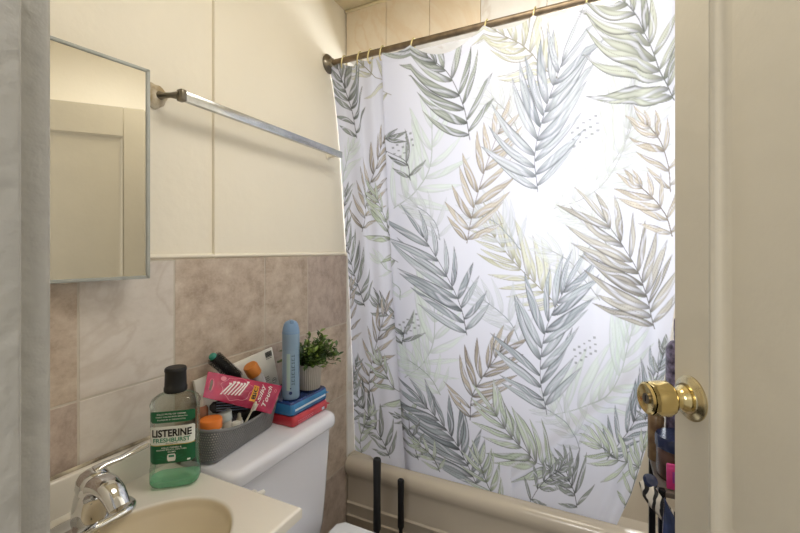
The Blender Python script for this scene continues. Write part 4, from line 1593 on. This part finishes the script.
b.lathe([(.042, 0), (.048, .003), (.046, .13), (.044, .135), (.030, .138), (.010, .139)], 32, Matrix.Translation((.329, 1.328, 0)))
b.build('holder', M_BLACK, TBR)

# ------------------------------------------------------------------ dark storage rack behind the door
RX0, RX1, RY0, RY1 = 1.112, 1.40, 1.15, 1.355
RACK = thing('storage_rack', ((RX0 + RX1) / 2, (RY0 + RY1) / 2, 0), 'black metal storage rack holding bottles between the door and the curtain', 'rack')
M_RACK = mat('black_metal', '#1a1a1d', .35, .5, vary=.2)
for x in (RX0 + .008, RX1 - .008):
    for y in (RY0 + .008, RY1 - .008):
        b = MB()
        b.box((x - .008, y - .008, 0), (x + .008, y + .008, .742), .002, 1)
        b.build('post', M_RACK, RACK)
M_SHELF = mat('brown_shelf', '#6d6157', .5, hex2='#51473f', vscale=18)
for z in (.10, .42, .740):
    b = MB()
    b.box((RX0, RY0, z - .014), (RX1, RY1, z), .003, 2)
    b.build('shelf', M_SHELF, RACK)
RS = .7412
M_BROWNJ = mat('brown_jar', '#3b2a25', .25, hex2='#5a4138', vscale=34)
M_NAVYP = mat('navy_plastic', '#232c4a', .25, vary=.15)
M_PURPLE = mat('dark_patterned_label', '#2b2538', .3, hex2='#857a97', vscale=70)
jar('hair_cream_jar', 'brown round jar with a navy lid on the rack shelf below the door knob', (1.165, 1.235, RS),
    [('jar_body', [(.045, 0), (.048, .004), (.048, .074), (.045, .080)], M_BROWNJ), ('lid', [(.0505, .078), (.0505, .103), (.048, .107), (.001, .1075)], M_NAVYP)], ribs=50)
jar('tall_shampoo_bottle', 'tall dark patterned bottle behind the brown jar on the rack', (1.184, 1.314, RS),
    [('bottle_body', [(.033, 0), (.036, .004), (.036, .315), (.026, .332), (.014, .338)], M_PURPLE), ('cap', [(.016, .336), (.017, .340), (.017, .392), (.014, .398), (.001, .3985)], M_PURPLE)], cat='bottle')
jar('amber_lotion_bottle', 'amber brown bottle left of the tall patterned bottle on the rack', (1.126, 1.318, RS),
    [('bottle_body', [(.018, 0), (.020, .003), (.020, .118), (.014, .128)], mat('amber_glass', '#57402f', .2, hex2='#8a7252', vscale=25)), ('cap', [(.015, .127), (.016, .129), (.016, .170), (.014, .173), (.001, .1735)], M_BLACK)], cat='bottle')
PKT = thing('pink_packet', (1.175, 1.172, RS), 'small bright pink packet in front of the brown jar', 'packet')
b = MB()
b.box((-.022, -.004, 0), (.045, .004, .062), .003, 2, M=Matrix.Translation((1.152, 1.166, RS + .0008)))
b.build('packet_wrap', mat('magenta_wrap', '#d43c86', .25, vary=.2, vscale=30), PKT)
b = MB()
b.box((-.010, -.0048, .018), (.030, -.0038, .046), .0005, 1, M=Matrix.Translation((1.152, 1.166, RS)))
b.build('packet_panel', mat('violet_panel', '#8f2f8a', .3, vary=.2), PKT)

# bag hung over the rack corner: navy satin body, zebra strap, dark clasp
BAG = thing('hanging_bag', (1.15, 1.125, .5), 'navy satin bag with a zebra-striped strap hanging on the black rack', 'bag')
m_z = bpy.data.materials.new('zebra_print')
m_z.use_nodes = True
nt = m_z.node_tree
w = nt.nodes.new('ShaderNodeTexWave')
w.inputs['Scale'].default_value = 22
w.inputs['Distortion'].default_value = 7
w.inputs['Detail'].default_value = 1.5
tcz = nt.nodes.new('ShaderNodeTexCoord')
nt.links.new(tcz.outputs['Object'], w.inputs['Vector'])
rz = nt.nodes.new('ShaderNodeValToRGB')
rz.color_ramp.elements[0].position = .45
rz.color_ramp.elements[0].color = (*srgb('#17161a'), 1)
rz.color_ramp.elements[1].position = .55
rz.color_ramp.elements[1].color = (*srgb('#d8d2c6'), 1)
nt.links.new(w.outputs['Fac'], rz.inputs['Fac'])
nt.links.new(rz.outputs['Color'], nt.nodes['Principled BSDF'].inputs['Base Color'])
M_SATIN = mat('navy_satin', '#2a3f74', .22, hex2='#15203f', vscale=10, spec=.8)
b = MB()
cp = spline([(1.078, 1.150, .757), (1.089, 1.138, .743), (1.106, 1.129, .722), (1.130, 1.126, .697), (1.158, 1.128, .668), (1.195, 1.132, .632)], 26)
rows = []
for i, c in enumerate(cp):
    hw = .007 + .013 * min(1, i / 6)
    rows.append([Vector(c) + Vector((.55, -.25, .8)).normalized() * q * hw + Vector((0, -.004 * (1 - q * q), 0)) for q in (-1, -.5, 0, .5, 1)])
b.grid(rows)
o = b.build('strap', m_z, BAG)
o['label'] = 'black and white zebra-striped strap'
sm = o.modifiers.new('thick', 'SOLIDIFY')
sm.thickness = .004
b = MB()
b.lathe([(.001, 0), (.013, .001), (.017, .006), (.014, .014), (.001, .018)], 24, axis_frame((1.092, 1.148, .757), (.35, -.6, .7)))
b.build('clasp', M_NAVYP, BAG)
b = MB()
rings = []
for z, x0, x1, dp in ((.700, 1.118, 1.165, .006), (.670, 1.116, 1.20, .014), (.62, 1.114, 1.25, .024), (.54, 1.116, 1.29, .030), (.45, 1.118, 1.30, .034), (.34, 1.12, 1.30, .034), (.30, 1.14, 1.28, .018)):
    ring = []
    for k in range(28):
        a = 2 * math.pi * k / 28
        fx = math.copysign(abs(math.cos(a)) ** .6, math.cos(a))
        ring.append(Vector(((x0 + x1) / 2 + (x1 - x0) / 2 * fx, 1.108 + dp * math.sin(a) * (1 + .12 * math.sin(fx * 9 + z * 14)), z - .05 * fx * (z > .5))))
    rings.append(ring)
b.grid(rings, closed_u=True)
b.add(rings[0], [tuple(range(28))])
b.add(rings[-1], [tuple(range(28))])
b.build('bag_body', M_SATIN, BAG)
b = MB()
b.lathe([(.001, -.012), (.012, -.009), (.017, 0), (.012, .009), (.001, .012)], 24, axis_frame((1.162, 1.098, .705), (-.2, -1, .2)))
b.build('pompom', M_NAVYP, BAG)
